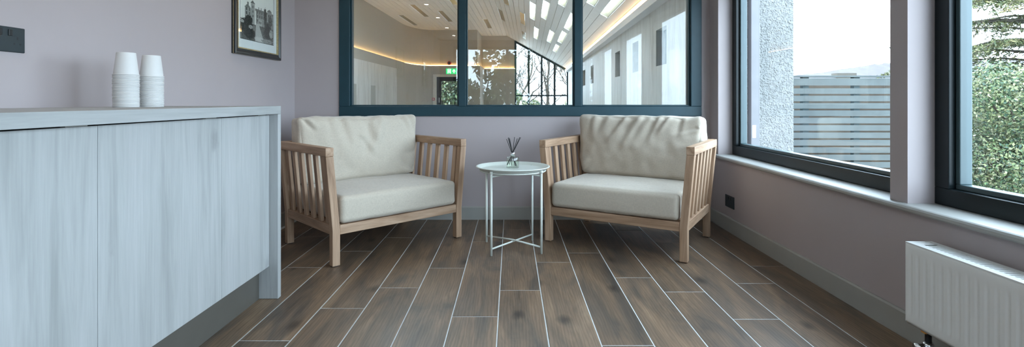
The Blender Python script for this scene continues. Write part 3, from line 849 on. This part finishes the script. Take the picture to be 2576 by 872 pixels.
# ================================================================== the hall behind the partition (turned by HALL)
ZL, ZFL = 2.38, 3.82            # cove ledge, flat ceiling
SLX, SLK = -0.976, 0.557        # start of slope, fall per metre
HY0, HY1, HY2 = 4.45, 21.0, 23.0
HXL, HXR = -4.75, 1.75
def H(name, mb, m, **kw):
    o = build(name, mb, m, xf=HALL, **kw); 
    if kw.get('parent') is None: o['kind'] = 'structure'
    return o
H('floor_hall', box((HXL - 0.2, HY0 - 0.1, -0.45), (HXR + 0.2, HY2 + 0.2, -0.30)), 'hallfloor')
# left wall with rounded corner into the end wall
cur = [(HXL, HY0 - 0.2)] + [(HXL + 0.85 * (1 - math.cos(a)), 19.0 + 2.0 * math.sin(a)) for a in [PI / 2 * k / 12 for k in range(13)]]
DX0, DX1, DZ1 = -3.78, -2.83, 1.90
def shell(path, off, z0, z1):
    mb = MB(); rg = []
    P = [Vector((x, y, 0)) for x, y in path]
    for i, p in enumerate(P):
        t = (P[min(i + 1, len(P) - 1)] - P[max(i - 1, 0)]).normalized(); n = Vector((-t.y, t.x, 0))
        a = p - n * off; b = p + n * 0.2
        rg.append([(a.x, a.y, z0), (b.x, b.y, z0), (b.x, b.y, z1), (a.x, a.y, z1)])
    return mb.rings(rg)
H('wall_hall_left', shell(cur, 0.0, -0.3, 3.9), 'hallwall')
H('trim_2', shell(cur, 0.13, -0.3, ZL - 0.03), 'hallwall')
e = MB()
e.box((-3.9, HY1, -0.3), (DX0, HY1 + 0.2, 3.9)).box((DX1, HY1, -0.3), (-2.1, HY1 + 0.2, 3.9)).box((DX0, HY1, DZ1), (DX1, HY1 + 0.2, 3.9))
e.box((-2.25, HY1 + 0.2, -0.3), (-2.1, HY2, 3.9)).box((-2.25, HY2, -0.3), (-0.59, HY2 + 0.2, 3.9))
H('wall_hall_end', e, 'hallwall')
e = MB()
e.box((-3.9, HY1 - 0.13, -0.3), (DX0, HY1, ZL - 0.03)).box((DX1, HY1 - 0.13, -0.3), (-2.1, HY1, ZL - 0.03)).box((DX0, HY1 - 0.13, DZ1), (DX1, HY1, ZL - 0.03))
e.box((-2.1, HY1 - 0.13, -0.3), (-1.97, HY2 - 0.13, ZL - 0.03)).box((-1.97, HY2 - 0.13, -0.3), (-0.62, HY2, ZL - 0.03))
H('trim_3', e, 'hallwall')
# cove LED strips lying on the ledge
led = MB()
cl = [(HXL + 0.05, HY0 + 0.1)] + [(HXL + 0.05 + 0.85 * (1 - math.cos(a)), 19.0 + 1.95 * math.sin(a)) for a in [PI / 2 * k / 12 for k in range(13)]] + [(-2.1, HY1 - 0.05)]
led.tube([(x, y, ZL - 0.018) for x, y in cl], 0.011, 6)
led.box((-2.04, HY1, ZL - 0.03), (-2.02, HY2 - 0.06, ZL - 0.008)).box((-1.97, HY2 - 0.06, ZL - 0.03), (-0.62, HY2 - 0.04, ZL - 0.008))
led.box((HXR - 0.10, HY0 + 0.3, 2.315), (HXR - 0.075, HY2 - 0.1, 2.338))
lo = build('cove_light', led, 'led', xf=HALL)
tag(lo, 'warm glowing strip light on the ledge around the hall beyond the partition glass', 'light')
# right hall wall with slot windows
slots = [(HXR, d - 0.20, d + 0.20) for d in (8.05, 6.9)]
SY = [(6.61, 7.15), (8.30, 8.75), (9.95, 10.5), (14.0, 14.6), (16.0, 16.75)]
e = MB(); yy = HY0 + 0.02
SZ0, SZ1 = 1.41, 1.90
for a, b in SY:
    e.box((HXR, yy, -0.3), (HXR + 0.22, a, 2.9)); e.box((HXR, a, -0.3), (HXR + 0.22, b, SZ0)); e.box((HXR, a, SZ1), (HXR + 0.22, b, 2.9)); yy = b
e.box((HXR, yy, -0.3), (HXR + 0.22, HY2, 2.9))
H('wall_hall_right', e, 'hallpanel')
for i, (a, b) in enumerate(SY):
    wn = struct('window_%d' % (7 + i), loc=(0, 0, 0))
    H('frame_rail', box((HXR + 0.10, a + 0.002, SZ0 + 0.002), (HXR + 0.15, b - 0.002, SZ0 + 0.03)), 'teal', parent=wn)
    H('frame_rail', box((HXR + 0.10, a + 0.002, SZ1 - 0.03), (HXR + 0.15, b - 0.002, SZ1 - 0.002)), 'teal', parent=wn)
    H('pane', box((HXR + 0.12, a + 0.002, SZ0 + 0.03), (HXR + 0.126, b - 0.002, SZ1 - 0.03)), 'bead', parent=wn)
H('trim_4', box((HXR - 0.14, HY0, 2.20), (HXR, HY2, 2.31)), 'hallboard')

# ceiling boards, each column cut around the roof slots
BW = 0.163
SLOTS = [(-4.45, 17.3, 19.7), (-3.62, 15.4, 17.7), (-3.0, 16.5, 18.85), (-2.3, 13.2, 15.5), (-1.6, 18.3, 20.6), (-2.95, 11.2, 13.5), (-1.75, 10.6, 12.9),
         (-0.9, 16.1, 18.4), (-0.72, 12.2, 14.5), (-0.30, 14.4, 16.6), (-0.02, 12.1, 14.5), (-0.30, 18.4, 20.5), (0.33, 11.1, 13.4), (0.25, 15.7, 18.4), (0.60, 14.7, 17.4),
         (0.62, 8.4, 10.7), (0.95, 10.9, 13.1), (0.93, 13.7, 16.1), (0.90, 16.9, 19.2), (1.08, 6.9, 9.3), (-0.1, 8.0, 10.2), (-1.2, 7.4, 9.7)]
SLOTS += [(-4.2 + 0.49 * i + 0.1 * (i % 2), 5.2 + 1.1 * (i % 3), 7.4 + 1.1 * (i % 3)) for i in range(12)]  # unseen slots nearer the partition, added to light up the hall
SLOTS += [(HXL + BW * (i + 0.2), 8.6, 12.2) for i in (3, 4, 5, 6, 7, 8, 11, 12, 13, 14, 15, 16)]  # wide unseen roof openings, added to let more daylight into the hall
hc = struct('ceiling_hall', loc=(0, 0, 0))
deck = MB()
def ceil_z(x): return ZFL if x <= SLX else ZFL - SLK * (x - SLX)
nflat = int(round((SLX - (HXL - 0.0)) / BW))
cols = [(HXL + (SLX - HXL) * i / nflat, HXL + (SLX - HXL) * (i + 1) / nflat) for i in range(nflat)]
ns = int(round((HXR - SLX) / (BW * 0.874)))
cols += [(SLX + (HXR + 0.0 - SLX) * i / ns, SLX + (HXR - SLX) * (i + 1) / ns) for i in range(ns)]
def slab(x0, x1, y0, y1, dz0, dz1, g):
    za, zb = ceil_z(x0 + (1e-6 if x0 >= SLX else 0)), ceil_z(x1)
    if x1 <= SLX + 1e-6: za = zb = ZFL
    s = (zb - za) / (x1 - x0)
    xa, xb = x0 + g, x1 - g
    za, zb = za + s * g, zb - s * g
    vs = [(xa, y0, za + dz0), (xb, y0, zb + dz0), (xb, y1, zb + dz0), (xa, y1, za + dz0), (xa, y0, za + dz1), (xb, y0, zb + dz1), (xb, y1, zb + dz1), (xa, y1, za + dz1)]
    return vs, [(0, 3, 2, 1), (4, 5, 6, 7), (0, 1, 5, 4), (1, 2, 6, 5), (2, 3, 7, 6), (3, 0, 4, 7)]
for (x0, x1) in cols:
    cuts = sorted((a, b) for sx, a, b in SLOTS if x0 <= sx + 0.06 < x1)
    y = HY0 - 0.15
    segs = []
    for a, b in cuts:
        if a - y > 0.05: segs.append((y, a))
        y = max(y, b)
        vs, fs = slab(x0, x1, a, b, 0.15, 0.156, 0.0)
        if a > 11.5 and x1 < 0.15 or x1 < SLX and a > 10 and b > 12.3:
            vs, fs = slab(x0, x1, a, b, 0.010, 0.020, 0.002)
            H('ceiling_panel', MB().add(vs, fs), 'tanpanel', parent=hc)
        else:
            H('rooflight_pane', MB().add(vs, fs), 'glass', parent=hc)  # also glazes the unseen slots added for hall light
    segs.append((y, HY2 + 0.15))
    for a, b in segs:
        vs, fs = slab(x0, x1, a, b, 0.0, 0.018, 0.004)
        H('board', MB().add(vs, fs), 'hallboard', parent=hc)
        vs, fs = slab(x0, x1, a, b, 0.022, 0.15, -0.0005)
        deck.add(vs, fs)
H('roof_deck', deck, 'roofdeck', parent=hc)

# gable glazing with mullions and a transom
gw = struct('window_12', loc=(0, 0, 0))
gx = [(-0.59), (1330 - 1330) * 23 / F, (1362.5 - 1330) * 23 / F, (1395 - 1330) * 23 / F, 1.74]
yg = HY2 - 0.02
for i, x in enumerate(gx):
    H('mullion', box((x - 0.045, yg, -0.3), (x + 0.045, yg + 0.10, ceil_z(x) - 0.005)), 'teal', parent=gw)
for i in range(4):
    a, b = gx[i] + 0.035, gx[i + 1] - 0.035
    H('transom', box((a, yg, 1.12), (b, yg + 0.10, 1.19)), 'teal', parent=gw)
    for z in (-0.3,): pass
    za, zb = ceil_z(a), ceil_z(b)
    vs = [(a, yg, za - 0.10), (b, yg, zb - 0.10), (b, yg, zb - 0.002), (a, yg, za - 0.002)]; vs += [(x, y + 0.1, z) for x, y, z in vs]
    H('head_rail', MB().add(vs, [(0, 1, 2, 3), (7, 6, 5, 4), (0, 4, 5, 1), (1, 5, 6, 2), (2, 6, 7, 3), (3, 7, 4, 0)]), 'teal', parent=gw)
    vs = [(a, yg + 0.05, 1.19), (b, yg + 0.05, 1.19), (b, yg + 0.05, zb - 0.1), (a, yg + 0.05, za - 0.1)]; vs += [(x, y + 0.006, z) for x, y, z in vs]
    H('pane', MB().add(vs, [(0, 1, 2, 3), (7, 6, 5, 4), (0, 4, 5, 1), (1, 5, 6, 2), (2, 6, 7, 3), (3, 7, 4, 0)]), 'glass', parent=gw)
    H('pane', box((a, yg + 0.05, -0.3), (b, yg + 0.056, 1.12)), 'glass', parent=gw)

# hall doorway with glazed door
dr = struct('door_1', loc=(0, 0, 0))
yd = HY1 - 0.15
H('architrave', box((DX0 - 0.11, yd, -0.3), (DX0 + 0.01, HY1 + 0.05, DZ1)), 'architrave', parent=dr)
H('architrave', box((DX0 - 0.11, yd, DZ1), (DX1 + 0.11, HY1 + 0.05, DZ1 + 0.10)), 'architrave', parent=dr)
H('architrave', box((DX1 - 0.01, yd, -0.3), (DX1 + 0.11, HY1 + 0.05, DZ1)), 'architrave', parent=dr)
H('door_stile', box((DX0 + 0.01, HY1 + 0.02, -0.3), (DX0 + 0.19, HY1 + 0.08, DZ1)), 'dkframe', parent=dr)
H('door_stile', box((DX1 - 0.10, HY1 + 0.02, -0.3), (DX1 - 0.01, HY1 + 0.08, DZ1)), 'dkframe', parent=dr)
H('door_rail', box((DX0 + 0.19, HY1 + 0.02, DZ1 - 0.17), (DX1 - 0.10, HY1 + 0.08, DZ1)), 'dkframe', parent=dr)
H('pane', box((DX0 + 0.19, HY1 + 0.045, -0.3), (DX1 - 0.10, HY1 + 0.051, DZ1 - 0.17)), 'glass', parent=dr)
H('handle', box((DX0 + 0.10, HY1 - 0.03, 0.85), (DX0 + 0.13, HY1 + 0.02, 1.05)), 'chrome', parent=dr)

# storage panels with slot handles along the left hall wall
xw = HXL + 0.13
pan = [(8.6, 12.1), (12.1, 13.0), (13.0, 14.6), (14.6, 17.8)]
sl_z = 1.38
plab = ['pale wood hall panel nearest the partition, without handle slots', 'narrow pale wood hall panel between two joints', 'pale wood hall panel with the nearer dark handle slot', 'pale wood hall panel with the farther dark handle slot']
for (a, b), lb in zip(pan, plab):
    t = thing('storage_panel', lb, 'panel', HALL @ Vector((xw, (a + b) / 2, -0.3)), group='pale wood panels along the hall wall')
    build('face', box((xw, a + 0.006, -0.29), (xw + 0.03, b - 0.006, 2.05), axis=2), 'hallpanel', t, xf=HALL)
    if 'slot' in lb and 'without' not in lb:
        s0 = a + 0.15 if 'nearer' in lb else a + 0.25
        build('handle_slot', box((xw + 0.0302, s0, 0.4), (xw + 0.034, s0 + 0.42, sl_z)), 'skirting', t, xf=HALL)

# exit sign
def hp(px, py, D): return Vector(((px - 1330) * D / F, D, CAMZ + (252 - py) * D / F))
sg0, sg1 = hp(1121.5, 185.5, HY1 - 0.14), hp(1148.5, 172, HY1 - 0.14)
es = thing('exit_sign', 'lit green emergency exit sign with running figure and arrow above the hall door', 'sign', HALL @ Vector(((sg0.x + sg1.x) / 2, HY1 - 0.14, sg0.z)))
yS = HY1 - 0.16
build('panel', box((sg0.x, yS, sg0.z), (sg1.x, HY1 - 0.131, sg1.z)), 'signgreen', es, xf=HALL)
W_, H_ = sg1.x - sg0.x, sg1.z - sg0.z
def sp(u, v): return (sg0.x + u * W_, sg0.z + v * H_)
def poly(mb, pts):
    P = [sp(*p) for p in pts]; n = len(P)
    vs = [(x, yS - 0.004, z) for x, z in P] + [(x, yS - 0.0005, z) for x, z in P]
    mb.add(vs, [tuple(range(n)), tuple(range(2 * n - 1, n - 1, -1))] + [(i, i + n, (i + 1) % n + n, (i + 1) % n) for i in range(n)])
ar = MB(); poly(ar, [(0.70, 0.12), (0.78, 0.12), (0.78, 0.52), (0.70, 0.52)]); poly(ar, [(0.58, 0.46), (0.74, 0.92), (0.90, 0.46), (0.83, 0.42), (0.74, 0.66), (0.65, 0.42)])
build('arrow', ar, 'signwhite', es, xf=HALL)
mn = MB()
poly(mn, [(0.14, 0.08), (0.20, 0.08), (0.20, 0.92), (0.14, 0.92)]); poly(mn, [(0.14, 0.86), (0.44, 0.86), (0.44, 0.92), (0.14, 0.92)]); poly(mn, [(0.38, 0.08), (0.44, 0.08), (0.44, 0.92), (0.38, 0.92)])
build('doorway_symbol', mn, 'signwhite', es, xf=HALL)
rm = MB()
poly(rm, [(0.30 + 0.028 * math.cos(t), 0.74 + 0.055 * math.sin(t)) for t in [2 * PI * k / 10 for k in range(10)]])
poly(rm, [(0.27, 0.66), (0.33, 0.68), (0.31, 0.44), (0.25, 0.44)])
poly(rm, [(0.27, 0.66), (0.24, 0.56), (0.21, 0.57), (0.25, 0.68)]); poly(rm, [(0.32, 0.66), (0.365, 0.52), (0.34, 0.50), (0.30, 0.62)])
poly(rm, [(0.25, 0.46), (0.30, 0.46), (0.25, 0.30), (0.21, 0.16), (0.19, 0.20), (0.23, 0.32)]); poly(rm, [(0.28, 0.46), (0.32, 0.44), (0.35, 0.30), (0.33, 0.14), (0.30, 0.14), (0.31, 0.30)])
build('running_figure', rm, 'signwhite', es, xf=HALL)
c = hp(1129, 158, HY1 - 0.14)
al = thing('alarm_sounder', 'round red fire alarm sounder on the hall wall above the exit sign', 'alarm', HALL @ Vector((c.x, HY1 - 0.13, c.z)))
# sounder stands on the wainscot top edge band
def disc(cx, cz, y0, y1, r0, r1, n=20):
    mb = MB(); return mb.rings([[(cx + r * math.cos(2 * PI * j / n), y, cz + r * math.sin(2 * PI * j / n)) for j in range(n)] for r, y in ((r0, y0), (r1, y1))])
build('base', disc(c.x, c.z, HY1 + 0.0, HY1 - 0.15, 0.075, 0.075), 'red', al, xf=HALL)
build('horn', disc(c.x, c.z, HY1 - 0.15, HY1 - 0.19, 0.05, 0.035), 'black', al, xf=HALL)
c = hp(1089.5, 249, HY1 - 0.14)
cp = thing('call_point', 'small red fire call point on the hall wall left of the doorway', 'call point', HALL @ Vector((c.x, HY1 - 0.13, c.z - 0.05)))
build('box', box((c.x - 0.055, HY1 - 0.175, c.z - 0.05), (c.x + 0.055, HY1 - 0.131, c.z + 0.05)), 'red', cp, xf=HALL)
build('label', box((c.x - 0.035, HY1 - 0.178, c.z - 0.02), (c.x + 0.035, HY1 - 0.1755, c.z + 0.02)), 'white', cp, xf=HALL)

# ================================================================== outdoors
struct('ground', box((-60, -60, -1.9), (420, 420, -1.5)), 'ground')
# projecting rendered wall beside the window
rc = MB()
pier_w, ysteps, zsteps = 0.50, 34, 150
wp = struct('wall_pier', box((XO + 0.002, 4.20, -1.5), (2.305, 4.75, 4.3)), 'roughcast')
# rough edge of stones in the render near the window: small lumps standing proud
lm = MB(); R_ = np.random.default_rng(5)
def lump(c, r, q):
    ax = [Vector((1, 0, 0)), Vector((0, 1, 0)), Vector((0, 0, 1))]
    vs = [(c[0] - r * q[0], c[1], c[2]), (c[0] + r * q[0], c[1], c[2]), (c[0], c[1] - r * 0.45, c[2]), (c[0], c[1], c[2] - r * q[1]), (c[0], c[1], c[2] + r * q[1])]
    lm.add(vs, [(0, 3, 2), (3, 1, 2), (1, 4, 2), (4, 0, 2), (0, 4, 1, 3)])
for i in range(5200):
    lump((R_.uniform(1.81, 2.30), 4.2005, R_.uniform(-0.4, 2.3)), R_.uniform(0.005, 0.013), R_.uniform(0.6, 1.3, 2))
o = build('roughcast_chips', lm, 'roughcast', wp); o['kind'] = 'stuff'
dp = thing('downpipe', 'grey square downpipe with a small white sticker outside the window', 'pipe', (1.958, 4.155, -1.5))
build('pipe', box((1.924, 4.125, -1.5), (1.994, 4.180, 4.0)), 'downpipe', dp, bevel=0.004)  # solid grey strip put in for a reflection in the window
stk = build('sticker', box((1.934, 4.1235, 0.645), (1.962, 4.1247, 0.745)), 'white', dp); stk['label'] = 'white barcode sticker'
bc = MB()
for i in range(9): bc.box((1.938, 4.1230, 0.652 + i * 0.005), (1.958, 4.1236, 0.652 + i * 0.005 + (0.002 if i % 3 else 0.003)))
build('barcode', bc, 'black', stk)
for z in (0.15, 1.9): build('clip', box((1.918, 4.121, z), (2.000, 4.193, z + 0.03)), 'downpipe', dp)

# slatted fence
FY = 7.4
fn = thing('slat_fence', 'blue grey horizontal slatted timber fence standing outside the window', 'fence', (5.6, FY, -1.5))
FX0, FX1 = 3.60, 6.35
kpx = FY / F
zt_ = CAMZ + (252 - 190) * kpx
build('cap_rail', box((FX0, FY - 0.03, zt_ - 0.022), (FX1, FY + 0.09, zt_), axis=0), 'fence', fn)
sh = {}
tops = [197, 222] + [222 + 18.5 * k for k in range(1, 26)]
for i, py in enumerate(tops):
    h = 18 if i == 0 else 14
    z1 = CAMZ + (252 - py) * kpx; z0 = z1 - h * kpx
    if z0 < -1.45: break
    build('slat', box((FX0, FY - 0.02 + random.uniform(-.002, .002), z0), (FX1, FY, z1), axis=0), 'fence', fn)
for x in (((2020 - 1285) * FY / F), ((2148 - 1285) * FY / F), ((2276 - 1285) * FY / F), 6.26):
    build('post', box((x, FY, -1.5), (x + 0.085, FY + 0.075, zt_ - 0.022)), 'fencepost', fn)
# boarded shed side behind the fence gaps
tag(build('timber_screen', box((3.3, FY + 0.9, -1.5), (6.3, FY + 0.95, 1.24)), plain('tan_boards', (0.036, 0.026, 0.017), 0.9, var=0.25, scale=6)), 'tan boarded screen glimpsed through the gaps of the slatted fence', 'screen')

# house with chimney, hill
def out(px, py, D): return Vector(((px - 1285) * D / F, D, CAMZ + (252 - py) * D / F))
D = 45.0                                        # depth of the stack itself
a, b = out(2107, 179, D), out(2155, 179, D)
zr, zs_, zc = out(0, 191.5, D).z, out(0, 183.5, D).z, out(0, 182, D).z
hs = thing('stone_house', 'distant stone house behind the fence, its chimney stack showing', 'house', ((a.x + b.x) / 2, D + 0.4, -1.5))
build('wall', box((a.x - 8, D - 3.2, -1.5), (b.x + 5, D + 3.8, 0.2)), 'stone', hs)
rf = MB()
vs = [(a.x - 8.3, D - 3.5, 0.1), (b.x + 5.3, D - 3.5, 0.1), (b.x + 5.3, D + 4.3, 0.1), (a.x - 8.3, D + 4.3, 0.1), (a.x - 8.3, D + 0.4, zr), (b.x + 5.3, D + 0.4, zr)]
build('roof', rf.add(vs, [(0, 1, 5, 4), (2, 3, 4, 5), (0, 4, 3), (1, 2, 5), (0, 3, 2, 1)]), 'slate', hs)
ch = build('chimney', box((a.x, D, zr - 0.8), (b.x, D + 0.9, zs_)), 'stone', hs)
build('chimney_cap', box((a.x - 0.1, D - 0.1, zs_), (b.x + 0.1, D + 1.0, zc)), 'stone', ch)
for i in range(6):
    x = a.x + 0.15 + (b.x - a.x - 0.3) * i / 5
    build('chimney_pot', MB().lathe([(0.11, 0), (0.09, 0.12), (0.10, 0.16)], (x, D + 0.3, zc), 10, True), 'terracotta', ch)
D2 = 70.0
a2, b2 = out(2003, 190, D2), out(2040, 190, D2)
h2 = thing('far_house', 'farther house behind the fence with a low row of chimney pots', 'house', ((a2.x + b2.x) / 2, D2 + 3, -1.5))
build('wall', box((a2.x - 4, D2 - 0.5, -1.5), (b2.x + 4, D2 + 6, out(0, 194, D2).z)), 'stone', h2)
c2 = build('chimney', box((a2.x, D2, out(0, 194, D2).z), (b2.x, D2 + 0.8, out(0, 190.5, D2).z)), 'stone', h2)
for i in range(7):
    x = a2.x + 0.15 + (b2.x - a2.x - 0.3) * i / 6
    build('chimney_pot', MB().lathe([(0.10, 0), (0.08, 0.14), (0.09, 0.2)], (x, D2 + 0.3, out(0, 190.5, D2).z), 8, True), 'terracotta', c2)
# wooded ridge
hv, hf = [], []
nx, nyy = 260, 8
for i in range(nx + 1):
    x = 60 + 560 * i / nx
    pxx = 1285 + x * F / 320
    s = min(1, max(0, (pxx - 1960) / 330)); top = 190 - 34 * (s * s * (3 - 2 * s)) - 6 * max(0, (pxx - 2240) / 300)
    zt2 = CAMZ + (252 - top) * 320 / F + 0.9 * noise.noise(Vector((x * 0.35, 0, 0))) + 0.7 * noise.noise(Vector((x * 1.3, 3, 0)))
    for j in range(nyy + 1):
        f = j / nyy
        hv.append((x, 250 + 70 * f, -1.6 + (zt2 + 1.6) * f ** 0.8))
for i in range(nx):
    for j in range(nyy):
        a_ = i * (nyy + 1) + j; hf.append((a_, a_ + nyy + 1, a_ + nyy + 2, a_ + 1))
o = struct('hills', MB().add(hv, hf), 'hill', smooth=True)

# foliage: many leaf blades in one mesh
def leaves(name, pts, nrm, size, cols, parent, aspect=0.5, seed=1, m='leaf'):
    r = np.random.default_rng(seed); n = len(pts)
    d = nrm + r.normal(0, 0.75, (n, 3)); d /= np.linalg.norm(d, axis=1)[:, None]
    t = r.normal(0, 1, (n, 3)); t -= (t * d).sum(1)[:, None] * d; t /= np.linalg.norm(t, axis=1)[:, None]
    b = np.cross(d, t)
    s = size * r.uniform(0.6, 1.3, n)[:, None]
    V = np.stack([pts - t * s, pts + b * s * aspect + d * s * 0.15, pts + t * s, pts - b * s * aspect + d * s * 0.15], 1).reshape(-1, 3)
    ce = V.mean(0)
    me = bpy.data.meshes.new(name)
    pm = parent_matrix(parent).inverted()
    pm = np.array(pm)
    V = V @ pm[:3, :3].T + pm[:3, 3]
    me.vertices.add(4 * n); me.vertices.foreach_set('co', V.astype(np.float32).ravel())
    me.loops.add(4 * n); me.loops.foreach_set('vertex_index', np.arange(4 * n, dtype=np.int32))
    me.polygons.add(n); me.polygons.foreach_set('loop_start', np.arange(0, 4 * n, 4, dtype=np.int32)); me.polygons.foreach_set('loop_total', np.full(n, 4, dtype=np.int32))
    me.update(calc_edges=True)
    cs = np.array(cols)[r.integers(0, len(cols), n)] * r.uniform(0.7, 1.3, n)[:, None]
    C = np.concatenate([cs, np.ones((n, 1))], 1).astype(np.float32)
    at = me.attributes.new('fcol', 'FLOAT_COLOR', 'FACE'); at.data.foreach_set('color', C.ravel())
    me.materials.append(M[m])
    o = bpy.data.objects.new(name, me); link(o, parent); o['kind'] = 'stuff'
    return o
def blob_pts(blobs, n, seed):
    r = np.random.default_rng(seed); P, Q = [], []
    vol = np.array([b[3] ** 2 for b in blobs]); vol = vol / vol.sum()
    for b, v in zip(blobs, vol):
        k = int(n * v); d = r.normal(0, 1, (k, 3)); d /= np.linalg.norm(d, axis=1)[:, None]
        rad = b[3] * (r.uniform(0.72, 1.05, k))[:, None]
        P.append(np.array(b[:3]) + d * rad); Q.append(d)
    return np.concatenate(P), np.concatenate(Q)
LG = [(0.030, 0.060, 0.028), (0.050, 0.085, 0.030), (0.085, 0.105, 0.045), (0.022, 0.048, 0.030), (0.13, 0.14, 0.075)]
def bush(name, label, base, blobs, n, size, cols, seed, trunk=True):
    t = thing(name, label, 'shrub', base)
    p, q = blob_pts(blobs, n, seed)
    leaves('foliage', p, q, size, cols, t, 0.5, seed)
    mb = MB(); r = np.random.default_rng(seed)
    for b in blobs[::2]:
        mid = (Vector(base) + Vector(b[:3])) / 2 + Vector((r.uniform(-.3, .3), r.uniform(-.3, .3), 0))
        mb.tube([base, mid, b[:3]], [0.05, 0.035, 0.012], 6)
    build('stems', mb, 'bark', t, smooth=True)
r = np.random.default_rng(21)
bl = [(r.uniform(7.3, 10.6), r.uniform(7.6, 9.2), r.uniform(-0.9, 1.2), r.uniform(0.4, 0.7)) for _ in range(44)]
bl = [b if b[2] + b[3] < 1.55 else (b[0], b[1], 1.55 - b[3], b[3]) for b in bl]
bush('evergreen_shrub', 'large glossy evergreen shrub outside the near window below the conifer', (9.4, 8.6, -1.5), bl, 120000, 0.026, LG + [(0.17, 0.18, 0.11), (0.11, 0.135, 0.06)], 4)

# conifer
ct = thing('conifer', 'tall loose conifer with drooping branches behind the evergreen shrub', 'tree', (11.9, 11.6, -1.5))
build('trunk', MB().tube([(11.9, 11.6, -1.5), (11.95, 11.65, 3), (11.9, 11.6, 7.5)], [0.16, 0.12, 0.03], 10), 'bark', ct, smooth=True)
bm_, pts, nn = MB(), [], []
for i in range(120):
    z = -0.2 + 6.8 * (i / 120) + r.uniform(-.1, .1); a = r.uniform(0, 2 * PI); L = max(0.4, 3.6 * (1 - (z - 0.2) / 8.5)) * r.uniform(0.75, 1.05)
    d = Vector((math.cos(a), math.sin(a), 0)); p0 = Vector((11.9, 11.6, z))
    path = [p0 + d * (L * f) + Vector((0, 0, 0.25 * math.sin(f * 2.2) * L * 0.4 - 0.22 * L * f * f)) for f in (0, .25, .5, .75, 1)]
    bm_.tube(path, [0.03, 0.024, 0.017, 0.011, 0.005], 5)
    for k in range(15):
        f = 0.12 + 0.88 * k / 14; q = f * 4; i0 = min(3, int(q)); p = path[i0].lerp(path[i0 + 1], q - i0)
        side = d.cross(Vector((0, 0, 1)))
        for s in (-1, 1):
            tw = (0.45 * L * (1 - 0.6 * f)) * r.uniform(0.6, 1.1) * 0.6
            e_ = p + (side * s * 0.8 + d * 0.6) * tw + Vector((0, 0, -0.35 * tw))
            m_ = int(10 + 18 * tw)
            for g in range(m_):
                c_ = p.lerp(e_, (g + r.uniform(0, 1)) / m_) + Vector(r.normal(0, 0.018, 3))
                pts.append(tuple(c_)); nn.append((0, 0, 1))
build('branches', bm_, 'bark', ct, smooth=True)
leaves('needles', np.array(pts), np.array(nn), 0.062, [(0.06, 0.075, 0.03), (0.09, 0.10, 0.04), (0.04, 0.06, 0.028), (0.12, 0.115, 0.05)], ct, 0.22, 9)

# ivy hedge beyond the hall door, bare trees beyond the gable
hb = HALL @ Vector((-3.6, 23.6, -1.5))
hd = thing('ivy_hedge', 'dense ivy hedge outdoors seen through the glazed hall door', 'hedge', hb)
P = np.stack([r.uniform(-6, -2.45, 9000), r.normal(23.6, 0.10, 9000), r.uniform(-0.2, 3.2, 9000)], 1)
P = np.array([tuple(HALL @ Vector(p)) for p in P])
leaves('foliage', P, np.tile([0, -1.0, 0.3], (9000, 1)), 0.075, LG + [(0.16, 0.2, 0.15)], hd, 0.6, 12)
build('stems', MB().box((-6, 23.72, -1.5), (-2.45, 23.80, 3.2)), 'bark', hd, xf=HALL)

hb = (-1.0, -9.0, -1.5)
rh = np.random.default_rng(44)
bush('laurel_hedge', 'dark evergreen hedge outdoors, seen only mirrored in the middle partition pane', hb, [(rh.uniform(-4.5, 2.5), rh.uniform(-9.6, -8.4), rh.uniform(-1, 2.0 + 1.2 * (k % 4 == 0)), rh.uniform(.5, .8)) for k in range(46)], 16000, 0.11, LG, 45)
def bare_tree(base, h, seed, label, lean=(0, 0)):
    rr = random.Random(seed); mb = MB()
    t = thing('bare_tree', label, 'tree', base, group='bare winter trees beyond the hall gable')
    def grow(p, d, L, rad, lev):
        path = [p]; q = p.copy(); dd = d.copy()
        for _ in range(4):
            dd = (dd + Vector((rr.uniform(-.22, .22), rr.uniform(-.22, .22), rr.uniform(-.05, .16)))).normalized(); q = q + dd * (L / 4); path.append(q.copy())
        mb.tube(path, [rad, rad * .9, rad * .8, rad * .7, rad * .55], 5 if lev < 2 else 3)
        if lev >= 6: return
        for _ in range(rr.choice((3, 3, 4, 4))):
            f = rr.uniform(0.35, 1.0) * 4; i0 = min(3, int(f)); s = path[i0].lerp(path[i0 + 1], f - i0)
            nd = (dd + Vector((rr.uniform(-1, 1), rr.uniform(-1, 1), rr.uniform(-.45, .65)))).normalized()
            grow(s, nd, L * rr.uniform(0.6, 0.8), rad * 0.53, lev + 1)
    grow(Vector(base), Vector((lean[0], lean[1], 1)).normalized(), h * 0.34, 0.15, 0)
    build('branches', mb, 'bark', t)
bare_tree((0.4, 31.0, -1.5), 8.5, 3, 'bare branching tree outside the gable window, left of the panes')
bare_tree((2.6, 33.5, -1.5), 9.0, 8, 'bare branching tree outside the gable window, near the middle mullion', (-.1, 0))
bare_tree((4.3, 30.5, -1.5), 7.5, 15, 'bare branching tree outside the gable window, by its low right end', (-.15, 0))
for i, (x, y, s) in enumerate(((0.3, 28.5, 5), (2.1, 31.5, 6), (3.9, 28.8, 7))):
    rb = np.random.default_rng(s)
    bl = [(x + rb.uniform(-.7, .7), y + rb.uniform(-.4, .4), rb.uniform(-.8, 1.4 if i != 1 else 0.9), rb.uniform(.25, .45)) for _ in range(9)]
    bush('garden_shrub', ['pale green garden shrub outside the gable glazing at its left pane', 'low garden shrub outside the gable glazing at its middle panes', 'pale green garden shrub outside the gable glazing at its right pane'][i], (x, y, -1.5), bl, 2600, 0.07, LG + [(0.16, 0.17, 0.07), (0.2, 0.2, 0.1)], 30 + i)

for o in list(bpy.data.objects):
    for k in ('_loc', '_rz', '_w', '_off'):
        if k in o: del o[k]
